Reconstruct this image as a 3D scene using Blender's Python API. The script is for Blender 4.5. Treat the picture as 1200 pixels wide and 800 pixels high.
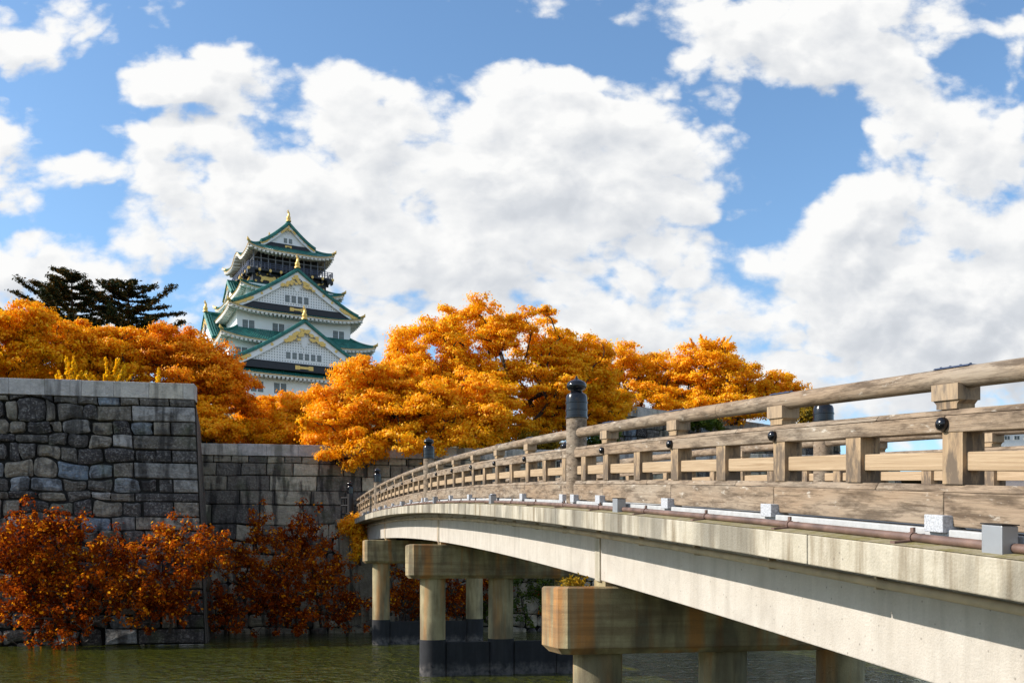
import bpy, math, random
import numpy as np
from mathutils import Vector, Matrix, noise
for o in list(bpy.data.objects): bpy.data.objects.remove(o)
S = bpy.context.scene
COL = S.collection
R = math.radians
F = 1150.0          # focal length in photo pixels (1200 wide)
HZ = 676.0          # eye-level row
EYE = 3.3
def at(px, py, Y):  # a photograph direction at a real distance Y -> world point
    return Vector(((px-600)*Y/F, Y, EYE+(HZ-py)*Y/F))

# ------------------------------------------------------------------ camera, sky, sun
cd = bpy.data.cameras.new('camera'); cam = bpy.data.objects.new('camera', cd); COL.objects.link(cam)
cam.location = (0, 0, EYE); cam.rotation_euler = (R(90), 0, 0)
cd.sensor_width = 36; cd.lens = 36*F/1200; cd.shift_y = (HZ-400)/1200
cd.clip_start = .1; cd.clip_end = 20000
S.camera = cam
S.render.resolution_x = 1024; S.render.resolution_y = 682
vs = S.view_settings; vs.view_transform = 'Standard'; vs.look = 'None'; vs.gamma = 1; vs.exposure = 0.22
S.render.engine = 'CYCLES'; S.cycles.max_bounces = 6; S.cycles.diffuse_bounces = 3; S.cycles.glossy_bounces = 3; S.cycles.transmission_bounces = 3
SUN_EL = 32.0; SUN_AZ = math.atan2(-.998, -.06)
sv = Vector((math.sin(SUN_AZ)*math.cos(R(SUN_EL)), math.cos(SUN_AZ)*math.cos(R(SUN_EL)), math.sin(R(SUN_EL))))
ld = bpy.data.lights.new('sun', 'SUN'); lo = bpy.data.objects.new('sun', ld); COL.objects.link(lo)
ld.energy = 5.0; ld.angle = R(.5); ld.color = (1, .94, .84)
lo.rotation_euler = sv.to_track_quat('Z', 'Y').to_euler(); lo.location = (-40, 0, 60)

W = bpy.data.worlds.new('World'); S.world = W; W.use_nodes = True
nt = W.node_tree; nt.nodes.clear()
class G:  # tiny node helper
    def __init__(s, t): s.t = t
    def n(s, typ, **k):
        nd = s.t.nodes.new(typ)
        for a, b in k.items():
            if a == 'inp':
                for i, v in b.items():
                    if hasattr(v, 'is_output'): s.t.links.new(v, nd.inputs[i])
                    else: nd.inputs[i].default_value = v
            else: setattr(nd, a, b)
        return nd
    def m(s, op, a, b=0.0, c=0.0, clamp=False):
        nd = s.n('ShaderNodeMath', operation=op, use_clamp=clamp, inp={0: a, 1: b, 2: c}); return nd.outputs[0]
    def v(s, op, a, b=(0, 0, 0)):
        nd = s.n('ShaderNodeVectorMath', operation=op, inp={0: a, 1: b})
        return nd.outputs['Value'] if op in ('LENGTH', 'DOT_PRODUCT') else nd.outputs[0]
    def noise(s, vec, sc, det=4, rough=.5, dist=0.0):
        return s.n('ShaderNodeTexNoise', inp={'Vector': vec, 'Scale': sc, 'Detail': det, 'Roughness': rough, 'Distortion': dist}).outputs[0]
    def rng(s, v, a, b, c=0.0, d=1.0, typ='LINEAR'):
        nd = s.n('ShaderNodeMapRange', interpolation_type=typ, inp={0: v, 1: a, 2: b, 3: c, 4: d}); return nd.outputs[0]
    def mix(s, f, a, b, blend='MIX'):
        nd = s.n('ShaderNodeMix', data_type='RGBA', blend_type=blend)
        for i, v in ((0, f), (6, a), (7, b)):
            if hasattr(v, 'is_output'): s.t.links.new(v, nd.inputs[i])
            else: nd.inputs[i].default_value = v if i == 0 else (*v, 1)[:4]
        return nd.outputs[2]
    def ramp(s, f, stops):
        nd = s.n('ShaderNodeValToRGB', inp={0: f}); e = nd.color_ramp.elements
        while len(e) < len(stops): e.new(.5)
        for x, (p, c) in zip(e, stops): x.position = p; x.color = (*c, 1)
        return nd.outputs[0]

# cloud density as a group of the view direction (clouds at infinity)
cg = bpy.data.node_groups.new('cloud_density', 'ShaderNodeTree')
cg.interface.new_socket('Vector', in_out='INPUT', socket_type='NodeSocketVector')
cg.interface.new_socket('Density', in_out='OUTPUT', socket_type='NodeSocketFloat')
g = G(cg); gi = g.n('NodeGroupInput'); go = g.n('NodeGroupOutput')
P0 = gi.outputs[0]     # (X/Y, Z/Y) of the direction
warp = g.v('SCALE', g.v('SUBTRACT', g.n('ShaderNodeTexNoise', inp={'Vector': P0, 'Scale': 8.0, 'Detail': 6.0}).outputs[1], (.5, .5, .5)))
cg.nodes[-1].inputs[3].default_value = .09
P1 = g.v('ADD', P0, warp)
mp = g.v('MULTIPLY', P0, (1, 1.45, 1))
n1 = g.noise(mp, 4.2, 9, .56, .15)
n2 = g.noise(g.v('ADD', mp, (7, 3, 1)), 13, 8, .62)
dens = g.m('ADD', g.m('MULTIPLY', n1, 1.35), g.m('MULTIPLY', n2, 1.0))
vv = g.n('ShaderNodeTexVoronoi', feature='F1', voronoi_dimensions='2D', inp={'Vector': g.v('ADD', mp, g.v('SCALE', g.n('ShaderNodeTexNoise', inp={'Vector': mp, 'Scale': 9.0, 'Detail': 5.0}).outputs[1], (0,0,0))), 'Scale': 15.0, 'Detail': 2.0, 'Roughness': .55})
for nd_ in cg.nodes:
    if nd_.bl_idname == 'ShaderNodeVectorMath' and nd_.operation == 'SCALE' and nd_.inputs[3].default_value == 1.0: nd_.inputs[3].default_value = .10
dens = g.m('ADD', dens, g.m('MULTIPLY', vv.outputs[0], -.42))
dens = g.m('ADD', dens, -.835)
BL = [ # centre, radii and weight of cloud banks (+) and blue gaps (-)
 (520,250,250,120,.34),(700,190,190,110,.36),(790,150,70,60,.16),(600,100,50,28,.28),(660,98,34,26,.3),(430,85,70,24,.30),(440,130,90,40,.2),
 (300,225,150,70,.28),(170,240,60,50,.16),(235,85,95,42,.36),(200,105,70,24,.2),(215,150,70,18,.32),(270,165,30,12,.2),
 (940,38,150,52,.42),(1090,5,60,30,.2),(800,10,40,40,.14),(950,130,26,9,.4),(1190,40,30,40,.26),(735,25,24,40,.2),
 (1100,300,190,130,.36),(1060,120,60,50,.30),(1150,180,80,50,.24),(950,290,80,60,.25),(1000,420,400,100,.42),(700,380,60,34,.26),(800,320,110,50,.2),
 (15,50,50,22,.30),(15,160,40,34,.34),(80,205,60,26,.26),(20,215,40,24,.2),(30,300,70,34,.30),(100,320,60,24,.12),
 (330,20,260,40,-.40),(590,50,150,44,-.40),(90,110,60,60,-.34),(330,60,50,40,-.2),(915,185,50,110,-.60),(965,150,50,60,-.45),(870,280,40,40,-.25),(700,50,70,50,-.40),(770,90,60,30,-.2),
 (120,170,50,18,-.2),(60,255,60,14,-.2),(165,350,50,18,-.2),(640,362,50,18,-.30),(470,195,26,18,-.2),(1150,70,40,30,-.3),(1170,235,50,20,-.14),(720,120,28,14,-.2),(530,345,60,12,-.12),(180,330,120,50,.08),(560,360,180,50,.18),(60,340,90,40,.14),(480,300,120,50,.12)]
for (a, b, c, d, w) in BL:
    q = g.v('MULTIPLY', g.v('SUBTRACT', P1, ((a-600)/F, (HZ-b)/F, 0)), (F/c, F/d, 0))
    l = g.v('LENGTH', q)
    dens = g.m('ADD', dens, g.rng(l, 1.35, 0.35, 0, w, 'SMOOTHSTEP'))
cg.links.new(dens, go.inputs[0])
g = G(nt)
tc = g.n('ShaderNodeTexCoord'); sep = g.n('ShaderNodeSeparateXYZ', inp={0: tc.outputs['Generated']})
yy = g.m('MAXIMUM', g.m('ABSOLUTE', sep.outputs[1]), .12)
pv = g.n('ShaderNodeCombineXYZ', inp={0: g.m('DIVIDE', sep.outputs[0], yy), 1: g.m('DIVIDE', sep.outputs[2], yy)}).outputs[0]
def cden(off):
    gn = g.n('ShaderNodeGroup'); gn.node_tree = cg
    nt.links.new(g.v('ADD', pv, off) if off else pv, gn.inputs[0]); return gn.outputs[0]
D = cden(None); D2 = cden((-.016, .024, 0))
sky = g.n('ShaderNodeTexSky', sky_type='NISHITA', sun_disc=False, sun_elevation=R(SUN_EL), sun_rotation=SUN_AZ, altitude=20, air_density=1.0, dust_density=.6, ozone_density=1.6)
skc = g.mix(1.0, sky.outputs[0], (1.12, 1.34, 1.46), 'MULTIPLY')
alpha = g.rng(D, -.08, .27, 0, 1, 'SMOOTHSTEP')
rel = g.m('MULTIPLY', g.m('SUBTRACT', D, D2), .8)
thick = g.rng(D, .12, .55, 0, 1)
low = g.rng(sep.outputs[2], .1, .42, .16, 0)
lit = g.m('SUBTRACT', g.m('ADD', 1.0, rel), g.m('ADD', g.m('MULTIPLY', thick, .28), low), clamp=True)
ccol = g.ramp(lit, [(0, (3.5, 3.75, 4.1)), (.5, (4.7, 4.9, 5.2)), (1, (6.75, 6.75, 6.7))])
fin = g.mix(alpha, skc, ccol)
bg = g.n('ShaderNodeBackground', inp={0: fin, 1: .125})
g.n('ShaderNodeOutputWorld', inp={0: bg.outputs[0]})

# ------------------------------------------------------------------ helpers
rs = np.random.RandomState
class MB:
    def __init__(s): s.v = []; s.f = []; s.mi = []
    def add(s, vs, fs, mi=0):
        o = len(s.v); s.v += [tuple(p) for p in vs]; s.f += [tuple(i+o for i in f) for f in fs]; s.mi += [mi]*len(fs)
    def hexa(s, p, mi=0):  # 8 points: bottom ring 0-3, top ring 4-7
        s.add(p, [(3,2,1,0),(4,5,6,7),(0,1,5,4),(1,2,6,5),(2,3,7,6),(3,0,4,7)], mi)
    def box(s, x0, x1, y0, y1, z0, z1, mi=0):
        s.hexa([(x0,y0,z0),(x1,y0,z0),(x1,y1,z0),(x0,y1,z0),(x0,y0,z1),(x1,y0,z1),(x1,y1,z1),(x0,y1,z1)], mi)
    def tube(s, pts, rad, n=8, mi=0, cap=True):
        pts = [Vector(p) for p in pts]
        if not hasattr(rad, '__len__'): rad = [rad]*len(pts)
        rings = []
        for i, p in enumerate(pts):
            t = (pts[min(i+1, len(pts)-1)]-pts[max(i-1, 0)]).normalized()
            a = t.cross(Vector((0, 0, 1)) if abs(t.z) < .9 else Vector((0, 1, 0))).normalized(); b = t.cross(a)
            rings.append([p+rad[i]*(math.cos(2*math.pi*k/n)*a+math.sin(2*math.pi*k/n)*b) for k in range(n)])
        vs = [q for r in rings for q in r]; fs = []
        for i in range(len(pts)-1):
            for k in range(n): fs.append((i*n+k, i*n+(k+1) % n, (i+1)*n+(k+1) % n, (i+1)*n+k))
        if cap: fs += [tuple(range(n))[::-1], tuple(range((len(pts)-1)*n, len(pts)*n))]
        s.add(vs, fs, mi)
    def lathe(s, prof, c=(0, 0, 0), n=20, mi=0):
        vs = [(c[0]+r*math.cos(2*math.pi*k/n), c[1]+r*math.sin(2*math.pi*k/n), c[2]+z) for r, z in prof for k in range(n)]
        fs = [(i*n+k, i*n+(k+1) % n, (i+1)*n+(k+1) % n, (i+1)*n+k) for i in range(len(prof)-1) for k in range(n)]
        fs += [tuple(range(n))[::-1], tuple(range((len(prof)-1)*n, len(prof)*n))]
        s.add(vs, fs, mi)
    def prism(s, poly, fn, d0, d1, mi=0):  # poly (a,b) mapped by fn(a,b,depth)
        n = len(poly)
        s.add([fn(a, b, d0) for a, b in poly]+[fn(a, b, d1) for a, b in poly],
              [tuple(range(n)), tuple(range(2*n-1, n-1, -1))]+[(k, n+k, n+(k+1) % n, (k+1) % n) for k in range(n)], mi)
    def build(s, name, mats, parent=None, smooth=False, bevel=0, fix=True):
        me = bpy.data.meshes.new(name); me.from_pydata(s.v, [], s.f)
        for m_ in (mats if isinstance(mats, (list, tuple)) else [mats]): me.materials.append(m_)
        if any(s.mi): me.polygons.foreach_set('material_index', s.mi)
        if fix:
            import bmesh
            bm = bmesh.new(); bm.from_mesh(me); bmesh.ops.recalc_face_normals(bm, faces=bm.faces); bm.to_mesh(me); bm.free()
        if smooth:
            me.polygons.foreach_set('use_smooth', [True]*len(me.polygons))
        me.update()
        o = bpy.data.objects.new(name, me); COL.objects.link(o)
        if smooth and smooth != 'all':
            try: me.set_sharp_from_angle(angle=R(38))
            except Exception: pass
        if bevel:
            md = o.modifiers.new('bevel', 'BEVEL'); md.width = bevel; md.segments = 2; md.limit_method = 'ANGLE'; md.angle_limit = R(40)
        if parent: o.parent = parent
        return o
def tag(o, label=None, cat=None, group=None, kind=None):
    if label: o['label'] = label
    if cat: o['category'] = cat
    if group: o['group'] = group
    if kind: o['kind'] = kind
    return o
def empty(name, loc=(0, 0, 0), rz=0):
    o = bpy.data.objects.new(name, None); COL.objects.link(o); o.location = loc; o.rotation_euler = (0, 0, rz); o.empty_display_size = .3
    return o

def material(name):
    m = bpy.data.materials.new(name); m.use_nodes = True; m.node_tree.nodes.clear()
    g = G(m.node_tree)
    out = g.n('ShaderNodeOutputMaterial'); b = g.n('ShaderNodeBsdfPrincipled'); m.node_tree.links.new(b.outputs[0], out.inputs[0])
    g.out = out; g.b = b
    g.co = g.n('ShaderNodeTexCoord').outputs['Object']; g.isl = g.n('ShaderNodeNewGeometry').outputs['Random Per Island']
    return m, g
def setp(g, **k):
    names = {'col': 'Base Color', 'rough': 'Roughness', 'metal': 'Metallic', 'spec': 'Specular IOR Level', 'ior': 'IOR', 'nrm': 'Normal', 'alpha': 'Alpha'}
    for a, v in k.items():
        s_ = g.b.inputs[names[a]]
        if hasattr(v, 'is_output'): g.t.links.new(v, s_)
        else: s_.default_value = (*v, 1)[:4] if a == 'col' else v
def bump(g, h, st=.3, dist=.05):
    return g.n('ShaderNodeBump', inp={'Strength': st, 'Distance': dist, 'Height': h}).outputs[0]
def scaled(g, sx, sy, sz): return g.v('MULTIPLY', g.co, (sx, sy, sz))

def simple(name, c, rough=.6, metal=0, var=.12, sc=3.0, bst=.1):
    m, g = material(name); n = g.noise(g.co, sc, 5)
    setp(g, col=g.mix(g.rng(n, .3, .7), tuple(x*(1-var) for x in c), tuple(min(1, x*(1+var)) for x in c)), rough=rough, metal=metal, nrm=bump(g, n, bst))
    return m

def arch_co(g):
    sp = g.n('ShaderNodeSeparateXYZ', inp={0: g.co}); x = sp.outputs[0]
    z = g.m('SUBTRACT', sp.outputs[2], g.m('SUBTRACT', g.m('MULTIPLY', x, .119), g.m('MULTIPLY', g.m('MULTIPLY', x, x), .0009)))
    g.co = g.n('ShaderNodeCombineXYZ', inp={0: x, 1: sp.outputs[1], 2: z}).outputs[0]
def m_wood():
    m, g = material('weathered_wood'); arch_co(g)
    off = g.n('ShaderNodeCombineXYZ', inp={0: g.m('MULTIPLY', g.isl, 40.0), 1: g.m('MULTIPLY', g.isl, 9.0), 2: 0.0}).outputs[0]
    co = g.v('ADD', g.co, off)
    S_ = lambda x, y, z: g.v('MULTIPLY', co, (x, y, z))
    gr = g.noise(S_(1.2, 26, 34), 1.0, 8, .68, .8)
    pat = g.noise(S_(1.6, 6, 8.5), 1.3, 8, .72, .1); pat2 = g.noise(S_(.5, 2, 2), 1.0, 3)
    c = g.mix(g.rng(gr, .32, .68), (.18, .115, .07), (.48, .355, .245))
    c = g.mix(g.rng(pat2, .4, .65, 0, .6), c, (.36, .31, .25))
    c = g.mix(g.rng(g.isl, 0, 1, 0, .35), c, (.27, .22, .17))
    c = g.mix(g.rng(g.m('ADD', pat, g.m('MULTIPLY', g.m('SUBTRACT', gr, .5), .35)), .45, .62, 0, .72), c, (.040, .026, .018))
    c = g.mix(g.rng(gr, .53, .64, 0, .75), c, (.10, .068, .045))
    fine = g.noise(S_(2, 110, 150), 1.0, 4)
    c = g.mix(g.rng(fine, .56, .68, 0, .6), c, (.13, .10, .075))
    white = g.noise(g.v('ADD', S_(5, 12, 14), (9, 1, 4)), 1.0, 6, .7)
    c = g.mix(g.rng(white, .60, .72, 0, .7), c, (.62, .57, .5))
    setp(g, col=c, rough=.85, spec=.15, nrm=bump(g, g.m('ADD', gr, g.m('MULTIPLY', fine, .5)), .5, .008)); return m
def m_newwood():
    m, g = material('pale_wood'); arch_co(g)
    gr = g.noise(scaled(g, 1.0, 30, 45), 1.0, 6, .65, 1.0)
    c = g.mix(g.rng(gr, .3, .7), (.29, .19, .105), (.50, .37, .24))
    c = g.mix(g.m('MULTIPLY', g.isl, .35), c, (.40, .33, .26))
    setp(g, col=c, rough=.8, spec=.15, nrm=bump(g, gr, .4, .01)); return m
def m_balwood():
    m, g = material('baluster_wood')
    arch_co(g)
    gr = g.noise(scaled(g, 34, 34, 1.6), 1.0, 7, .65, .8)
    pat = g.noise(scaled(g, 6, 6, 1.8), 1.5, 6, .65)
    sz = g.n('ShaderNodeSeparateXYZ', inp={0: g.co}).outputs[2]
    pat = g.m('ADD', pat, g.rng(sz, 3.3, 3.7, .07, -.07))
    c = g.mix(g.rng(gr, .3, .7), (.24, .145, .07), (.50, .34, .185))
    c = g.mix(g.rng(g.m('ADD', pat, g.m('MULTIPLY', g.m('SUBTRACT', gr, .5), .3)), .43, .58, 0, .92), c, (.045, .025, .014))
    c = g.mix(g.m('MULTIPLY', g.isl, .4), c, (.40, .34, .28))
    setp(g, col=c, rough=.85, spec=.15, nrm=bump(g, gr, .4, .01)); return m
def m_concrete(name, a, b, streak=(.16, .13, .09), sam=.6, moss=0.0, rust=0.0, darks=.0, pit=True, hst=0.0, tide=0.0):
    m, g = material(name)
    n = g.noise(g.co, 2.0, 8, .65)
    c = g.mix(g.rng(n, .3, .7), a, b)
    st = g.noise(scaled(g, 5, 5, .5), 1.0, 5, .6)
    c = g.mix(g.rng(st, .48, .68, 0, sam), c, streak)
    if rust:
        r_ = g.noise(g.v('ADD', scaled(g, 2.6, 2.6, .22), (3, 5, 1)), 1.0, 4)
        c = g.mix(g.rng(r_, .5, .62, 0, rust), c, (.50, .22, .06))
    if darks:
        r_ = g.noise(g.v('ADD', scaled(g, 1.5, 1.5, .5), (13, 5, 1)), 1.0, 5)
        c = g.mix(g.rng(r_, .45, .6, 0, darks), c, (.055, .05, .04))
    if moss:
        mo = g.noise(g.v('ADD', g.co, (5, 2, 8)), 7, 5, .6)
        c = g.mix(g.rng(mo, .45, .62, 0, moss), c, (.20, .17, .035))
    if tide:   # lime left by the water line
        z_ = g.n('ShaderNodeSeparateXYZ', inp={0: g.co}).outputs[2]; k_ = g.m('ADD', z_, g.m('MULTIPLY', g.noise(scaled(g, 3, 3, 1), 1.5, 5), .5))
        c = g.mix(g.m('MULTIPLY', g.rng(k_, .68, .45, 0, tide), g.rng(g.noise(g.co, 6, 5), .3, .6)), c, (.16, .14, .13))
    if hst:
        hs = g.noise(g.v('ADD', scaled(g, .35, .35, 7), (3, 9, 1)), 1.0, 5, .65)
        c = g.mix(g.rng(hs, .42, .62, 0, hst), c, (.13, .065, .030))
    bl = g.noise(g.v('ADD', g.co, (31, 7, 3)), .9, 9, .7)
    c = g.mix(g.rng(bl, .48, .66, 0, .30), c, tuple(x*.55 for x in a))
    vor = g.n('ShaderNodeTexVoronoi', inp={'Vector': g.co, 'Scale': 9.0}).outputs[0]
    if pit: c = g.mix(g.rng(vor, .03, .13, .75, 0), c, (.12, .10, .08))
    fine = g.noise(g.co, 45, 3)
    c = g.mix(g.rng(fine, .3, .7, 0, .22), c, tuple(x*.6 for x in a))
    setp(g, col=c, rough=.85, nrm=bump(g, g.m('ADD', fine, g.m('MULTIPLY', n, 2)), .35, .02)); return m
def m_stone(name, ramp, streak=.6, pale=.25, dk=.5):
    m, g = material(name)
    n = g.noise(g.co, 1.6, 8, .65); f = g.noise(g.co, 9, 7, .65)
    c = g.ramp(g.isl, ramp)
    c = g.mix(g.rng(n, .35, .65, 0, dk), c, (.045, .04, .04))
    c = g.mix(g.rng(f, .50, .64, 0, pale*1.6), c, (.50, .46, .42))
    ed = g.noise(g.v('ADD', g.co, (7, 7, 7)), 3.2, 6, .7)
    c = g.mix(g.rng(ed, .46, .60, 0, dk), c, (.035, .03, .03))
    st = g.noise(g.v('ADD', scaled(g, 2.4, 2.4, .22), (1, 7, 3)), 1.0, 4)
    c = g.mix(g.rng(st, .50, .62, 0, streak), c, (.03, .027, .027))
    gm = g.noise(g.v('ADD', g.co, (4, 4, 4)), .7, 4)
    c = g.mix(g.rng(gm, .58, .7, 0, .3), c, (.10, .12, .05))
    ff = g.noise(g.co, 30, 4)
    setp(g, col=c, rough=.9, spec=.25, nrm=bump(g, g.m('ADD', g.m('MULTIPLY', f, 2), ff), .8, .07)); return m
def m_leaf(name, c1, c2, c3, trans=.45, clump=.5):
    m, g = material(name)
    n = g.noise(g.co, clump, 3)
    c = g.ramp(g.m('ADD', g.m('MULTIPLY', g.isl, .6), g.m('MULTIPLY', g.rng(n, .3, .7), .4)), [(0, c1), (.5, c2), (1, c3)])
    df = g.n('ShaderNodeBsdfDiffuse', inp={0: c}); tr = g.n('ShaderNodeBsdfTranslucent', inp={0: g.mix(1.0, c, (1.0, .9, .7), 'MULTIPLY')})
    gl = g.n('ShaderNodeBsdfGlossy', inp={0: (1, 1, 1, 1), 1: .45})
    mx = g.n('ShaderNodeMixShader', inp={0: trans, 1: df.outputs[0], 2: tr.outputs[0]})
    mx2 = g.n('ShaderNodeMixShader', inp={0: .012, 1: mx.outputs[0], 2: gl.outputs[0]})
    g.t.links.new(mx2.outputs[0], g.out.inputs[0]); g.t.nodes.remove(g.b); return m

WOOD = m_wood(); PALE = m_newwood(); BALW = m_balwood()
GIRD = m_concrete('painted_girder_concrete', (.50, .445, .385), (.58, .53, .47), sam=.22)
FASC = m_concrete('stained_edge_concrete', (.42, .37, .28), (.58, .52, .42), sam=.9, streak=(.19, .14, .08), darks=.6)
LEDG = m_concrete('mossy_ledge_concrete', (.26, .22, .13), (.40, .34, .22), sam=.4, moss=.9)
CAPC = m_concrete('rust_stained_pier_concrete', (.30, .235, .12), (.54, .45, .26), sam=.6, streak=(.14,.09,.04), rust=1.0, darks=.7, pit=False, hst=.5)
RIBC = m_concrete('stained_rib_concrete', (.48, .43, .33), (.58, .52, .42), sam=.5, rust=.9, darks=.4)
COLC = m_concrete('column_concrete', (.32, .26, .14), (.47, .39, .23), sam=.85, streak=(.16,.11,.05), rust=.75, darks=.6, pit=False)
BAND = m_concrete('black_coated_concrete', (.010, .010, .013), (.020, .020, .025), sam=.3, streak=(.05, .05, .055), pit=False, tide=.8)
KERB = simple('pale_kerb_stone', (.42, .42, .42), .8, var=.12, sc=12)
GRAN = simple('speckled_granite', (.42, .43, .46), .7, var=.35, sc=60)
BLACK = simple('black_lacquered_metal', (.006, .006, .009), .16, 0, var=.3, bst=.02)
IRON = simple('dark_iron', (.03, .028, .03), .5, .6)
PIPE = simple('rusty_brown_pipe', (.155, .095, .075), .5, .1, var=.4, sc=5)
GPIPE = simple('grey_painted_pipe', (.52, .42, .30), .6, var=.25)
BOX = simple('grey_metal_box', (.30, .31, .33), .45, .3)
BLUEM = simple('blue_grey_plate', (.07, .09, .15), .4, .5)
BARK = simple('dark_bark', (.055, .038, .028), .9, var=.4, sc=4, bst=.6)
GOLD = simple('gilded_metal', (.80, .52, .15), .42, .35, var=.2, sc=5)
WHITE = simple('white_plaster', (.90, .90, .91), .8, var=.04, sc=.4)
CREAM = simple('white_eave_plaster', (.80, .77, .72), .8, var=.08, sc=2)
DARK = simple('black_lacquer_wall', (.012, .013, .02), .5, var=.3)
GLASSD = simple('dark_window_pane', (.05, .065, .075), .25, var=.3)
SHUT = simple('grey_window_grille', (.30, .33, .33), .6)

def m_roof():
    m, g = material('green_copper_roof')
    n = g.noise(g.co, .9, 6, .7); f = g.noise(g.co, 5, 4)
    c = g.mix(g.rng(n, .35, .65), (.012, .10, .085), (.04, .23, .19))
    c = g.mix(g.rng(f, .5, .7, 0, .5), c, (.01, .09, .08))
    setp(g, col=c, rough=.45, metal=.1, nrm=bump(g, f, .3)); return m
ROOF = m_roof()
def m_lattice():
    m, g = material('white_lattice_plaster')
    sp = g.n('ShaderNodeSeparateXYZ', inp={0: g.co})
    hx = g.m('ADD', sp.outputs[0], sp.outputs[1])
    a = g.m('FRACT', g.m('MULTIPLY', hx, 1.7)); b = g.m('FRACT', g.m('MULTIPLY', sp.outputs[2], 1.7))
    d = g.m('MULTIPLY', g.m('GREATER_THAN', a, .52), g.m('GREATER_THAN', b, .52))
    setp(g, col=g.mix(d, (.88, .88, .88), (.42, .43, .44)), rough=.8); return m
LATT = m_lattice()
# ------------------------------------------------------------------ ground, water, terrain
def m_ground(name, a, b, sc=.6):
    m, g = material(name); n = g.noise(g.co, sc, 7, .65)
    setp(g, col=g.mix(g.rng(n, .35, .65), a, b), rough=.95, nrm=bump(g, n, .6, .3)); return m
GRD = m_ground('grassy_earth', (.05, .055, .02), (.14, .11, .05))
mb = MB(); q = 6000
mb.add([(-q,-q,-1.6),(q,-q,-1.6),(q,q,-1.6),(-q,q,-1.6)], [(0,1,2,3)])
tag(mb.build('ground', GRD), kind='structure')
def m_water():
    m, g = material('murky_green_water')
    w1 = g.noise(scaled(g, 1.0, .55, 1), 2.6, 3, .6, .5); w2 = g.noise(scaled(g, .8, .35, 1), .9, 3)
    dp = g.noise(g.co, .08, 4)
    setp(g, col=g.mix(dp, (.026, .034, .004), (.070, .074, .009)), rough=.05, ior=1.33, spec=.5, nrm=bump(g, g.m('ADD', w1, g.m('MULTIPLY', w2, 1.6)), 1.0, .22)); return m
WAT = m_water()
mb = MB(); mb.add([(-400,-90,0),(400,-90,0),(400,61.5,0),(-400,61.5,0)], [(0,1,2,3)])
tag(mb.build('water', WAT, fix=False), kind='structure')
# near bank the photographer stands on
mb = MB(); mb.box(-400, 400, -90, .6, -1.5, 1.72)
tag(mb.build('near_bank', GRD), kind='structure')

def wall_y(x):  # top line of the far-bank walls in plan
    if x < -16.8: return 50.4+(x+16.29)*.1745
    return 59.0+(x+18.6)*.15
def terr(x, y):
    d = y-wall_y(x)
    base = 12.4 if x < -17 else 10.7
    t = max(0, min(1, (d-14)/120)); t = t*t*(3-2*t)
    h = base+17*t
    cx, cy = -56, 236
    r = math.hypot(x-cx, (y-cy))
    h += 4.5*max(0, 1-r/120)
    if x > 20: h -= (h-6)*min(1, (x-20)/60)
    return h+.5*noise.noise(Vector((x*.08, y*.08, 0)))*min(1, max(0, d/8))
mb = MB(); xs = list(np.concatenate([np.linspace(-260,-60,21), np.linspace(-58,-18,21), [-17.2,-16.9], np.linspace(-15,60,26), np.linspace(70,400,20)]))
ds = [1.15, 2.5, 4, 6, 9, 13, 18, 25, 35, 48, 65, 85, 110, 140, 180, 240, 320, 450]
vs = []; 
xs = [x for x in xs if x != -16.9]; xs.insert(xs.index(-17.2)+1, -20.0)
for i, x in enumerate(xs):
    right = i > xs.index(-17.2)
    for d in ds:
        if right: y = 59.0+(x+18.6)*.15+d; vs.append((x, y, 10.7+(terr(max(x, -16.7), y)-10.7)))
        else:
            y = wall_y(x)+d; k = max(0, min(1, (x+30)/12.8)); vs.append((x-k*.29*min(d, 9.5), y, terr(x, y)))
nd = len(ds); brk = xs.index(-17.2)
# a step down to water level far behind so the land has a solid rim
fs = [(i*nd+j, (i+1)*nd+j, (i+1)*nd+j+1, i*nd+j+1) for i in range(len(xs)-1) if i != brk for j in range(nd-1)]
mb.add(vs, fs); tag(mb.build('terrain', GRD, smooth='all'), kind='structure')

# ------------------------------------------------------------------ dry-stone walls
WALLRAMP = [(0, (.035, .03, .033)), (.25, (.08, .07, .07)), (.45, (.16, .14, .12)), (.62, (.29, .24, .18)), (.78, (.40, .34, .27)), (.87, (.22, .28, .36)), (1, (.55, .50, .46))]
ST1 = m_stone('grey_field_stone', WALLRAMP, .75, .3)
ST2 = m_stone('tan_cut_stone', [(0, (.10, .09, .085)), (.3, (.24, .21, .17)), (.6, (.44, .38, .28)), (1, (.62, .55, .42))], .8, .2, .25)
COP = m_stone('pale_coping_stone', [(0, (.55, .51, .50)), (.5, (.68, .63, .60)), (1, (.74, .66, .55))], .5, .3, .2)
GAPM = simple('dark_wall_core', (.012, .011, .010), 1)

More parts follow.
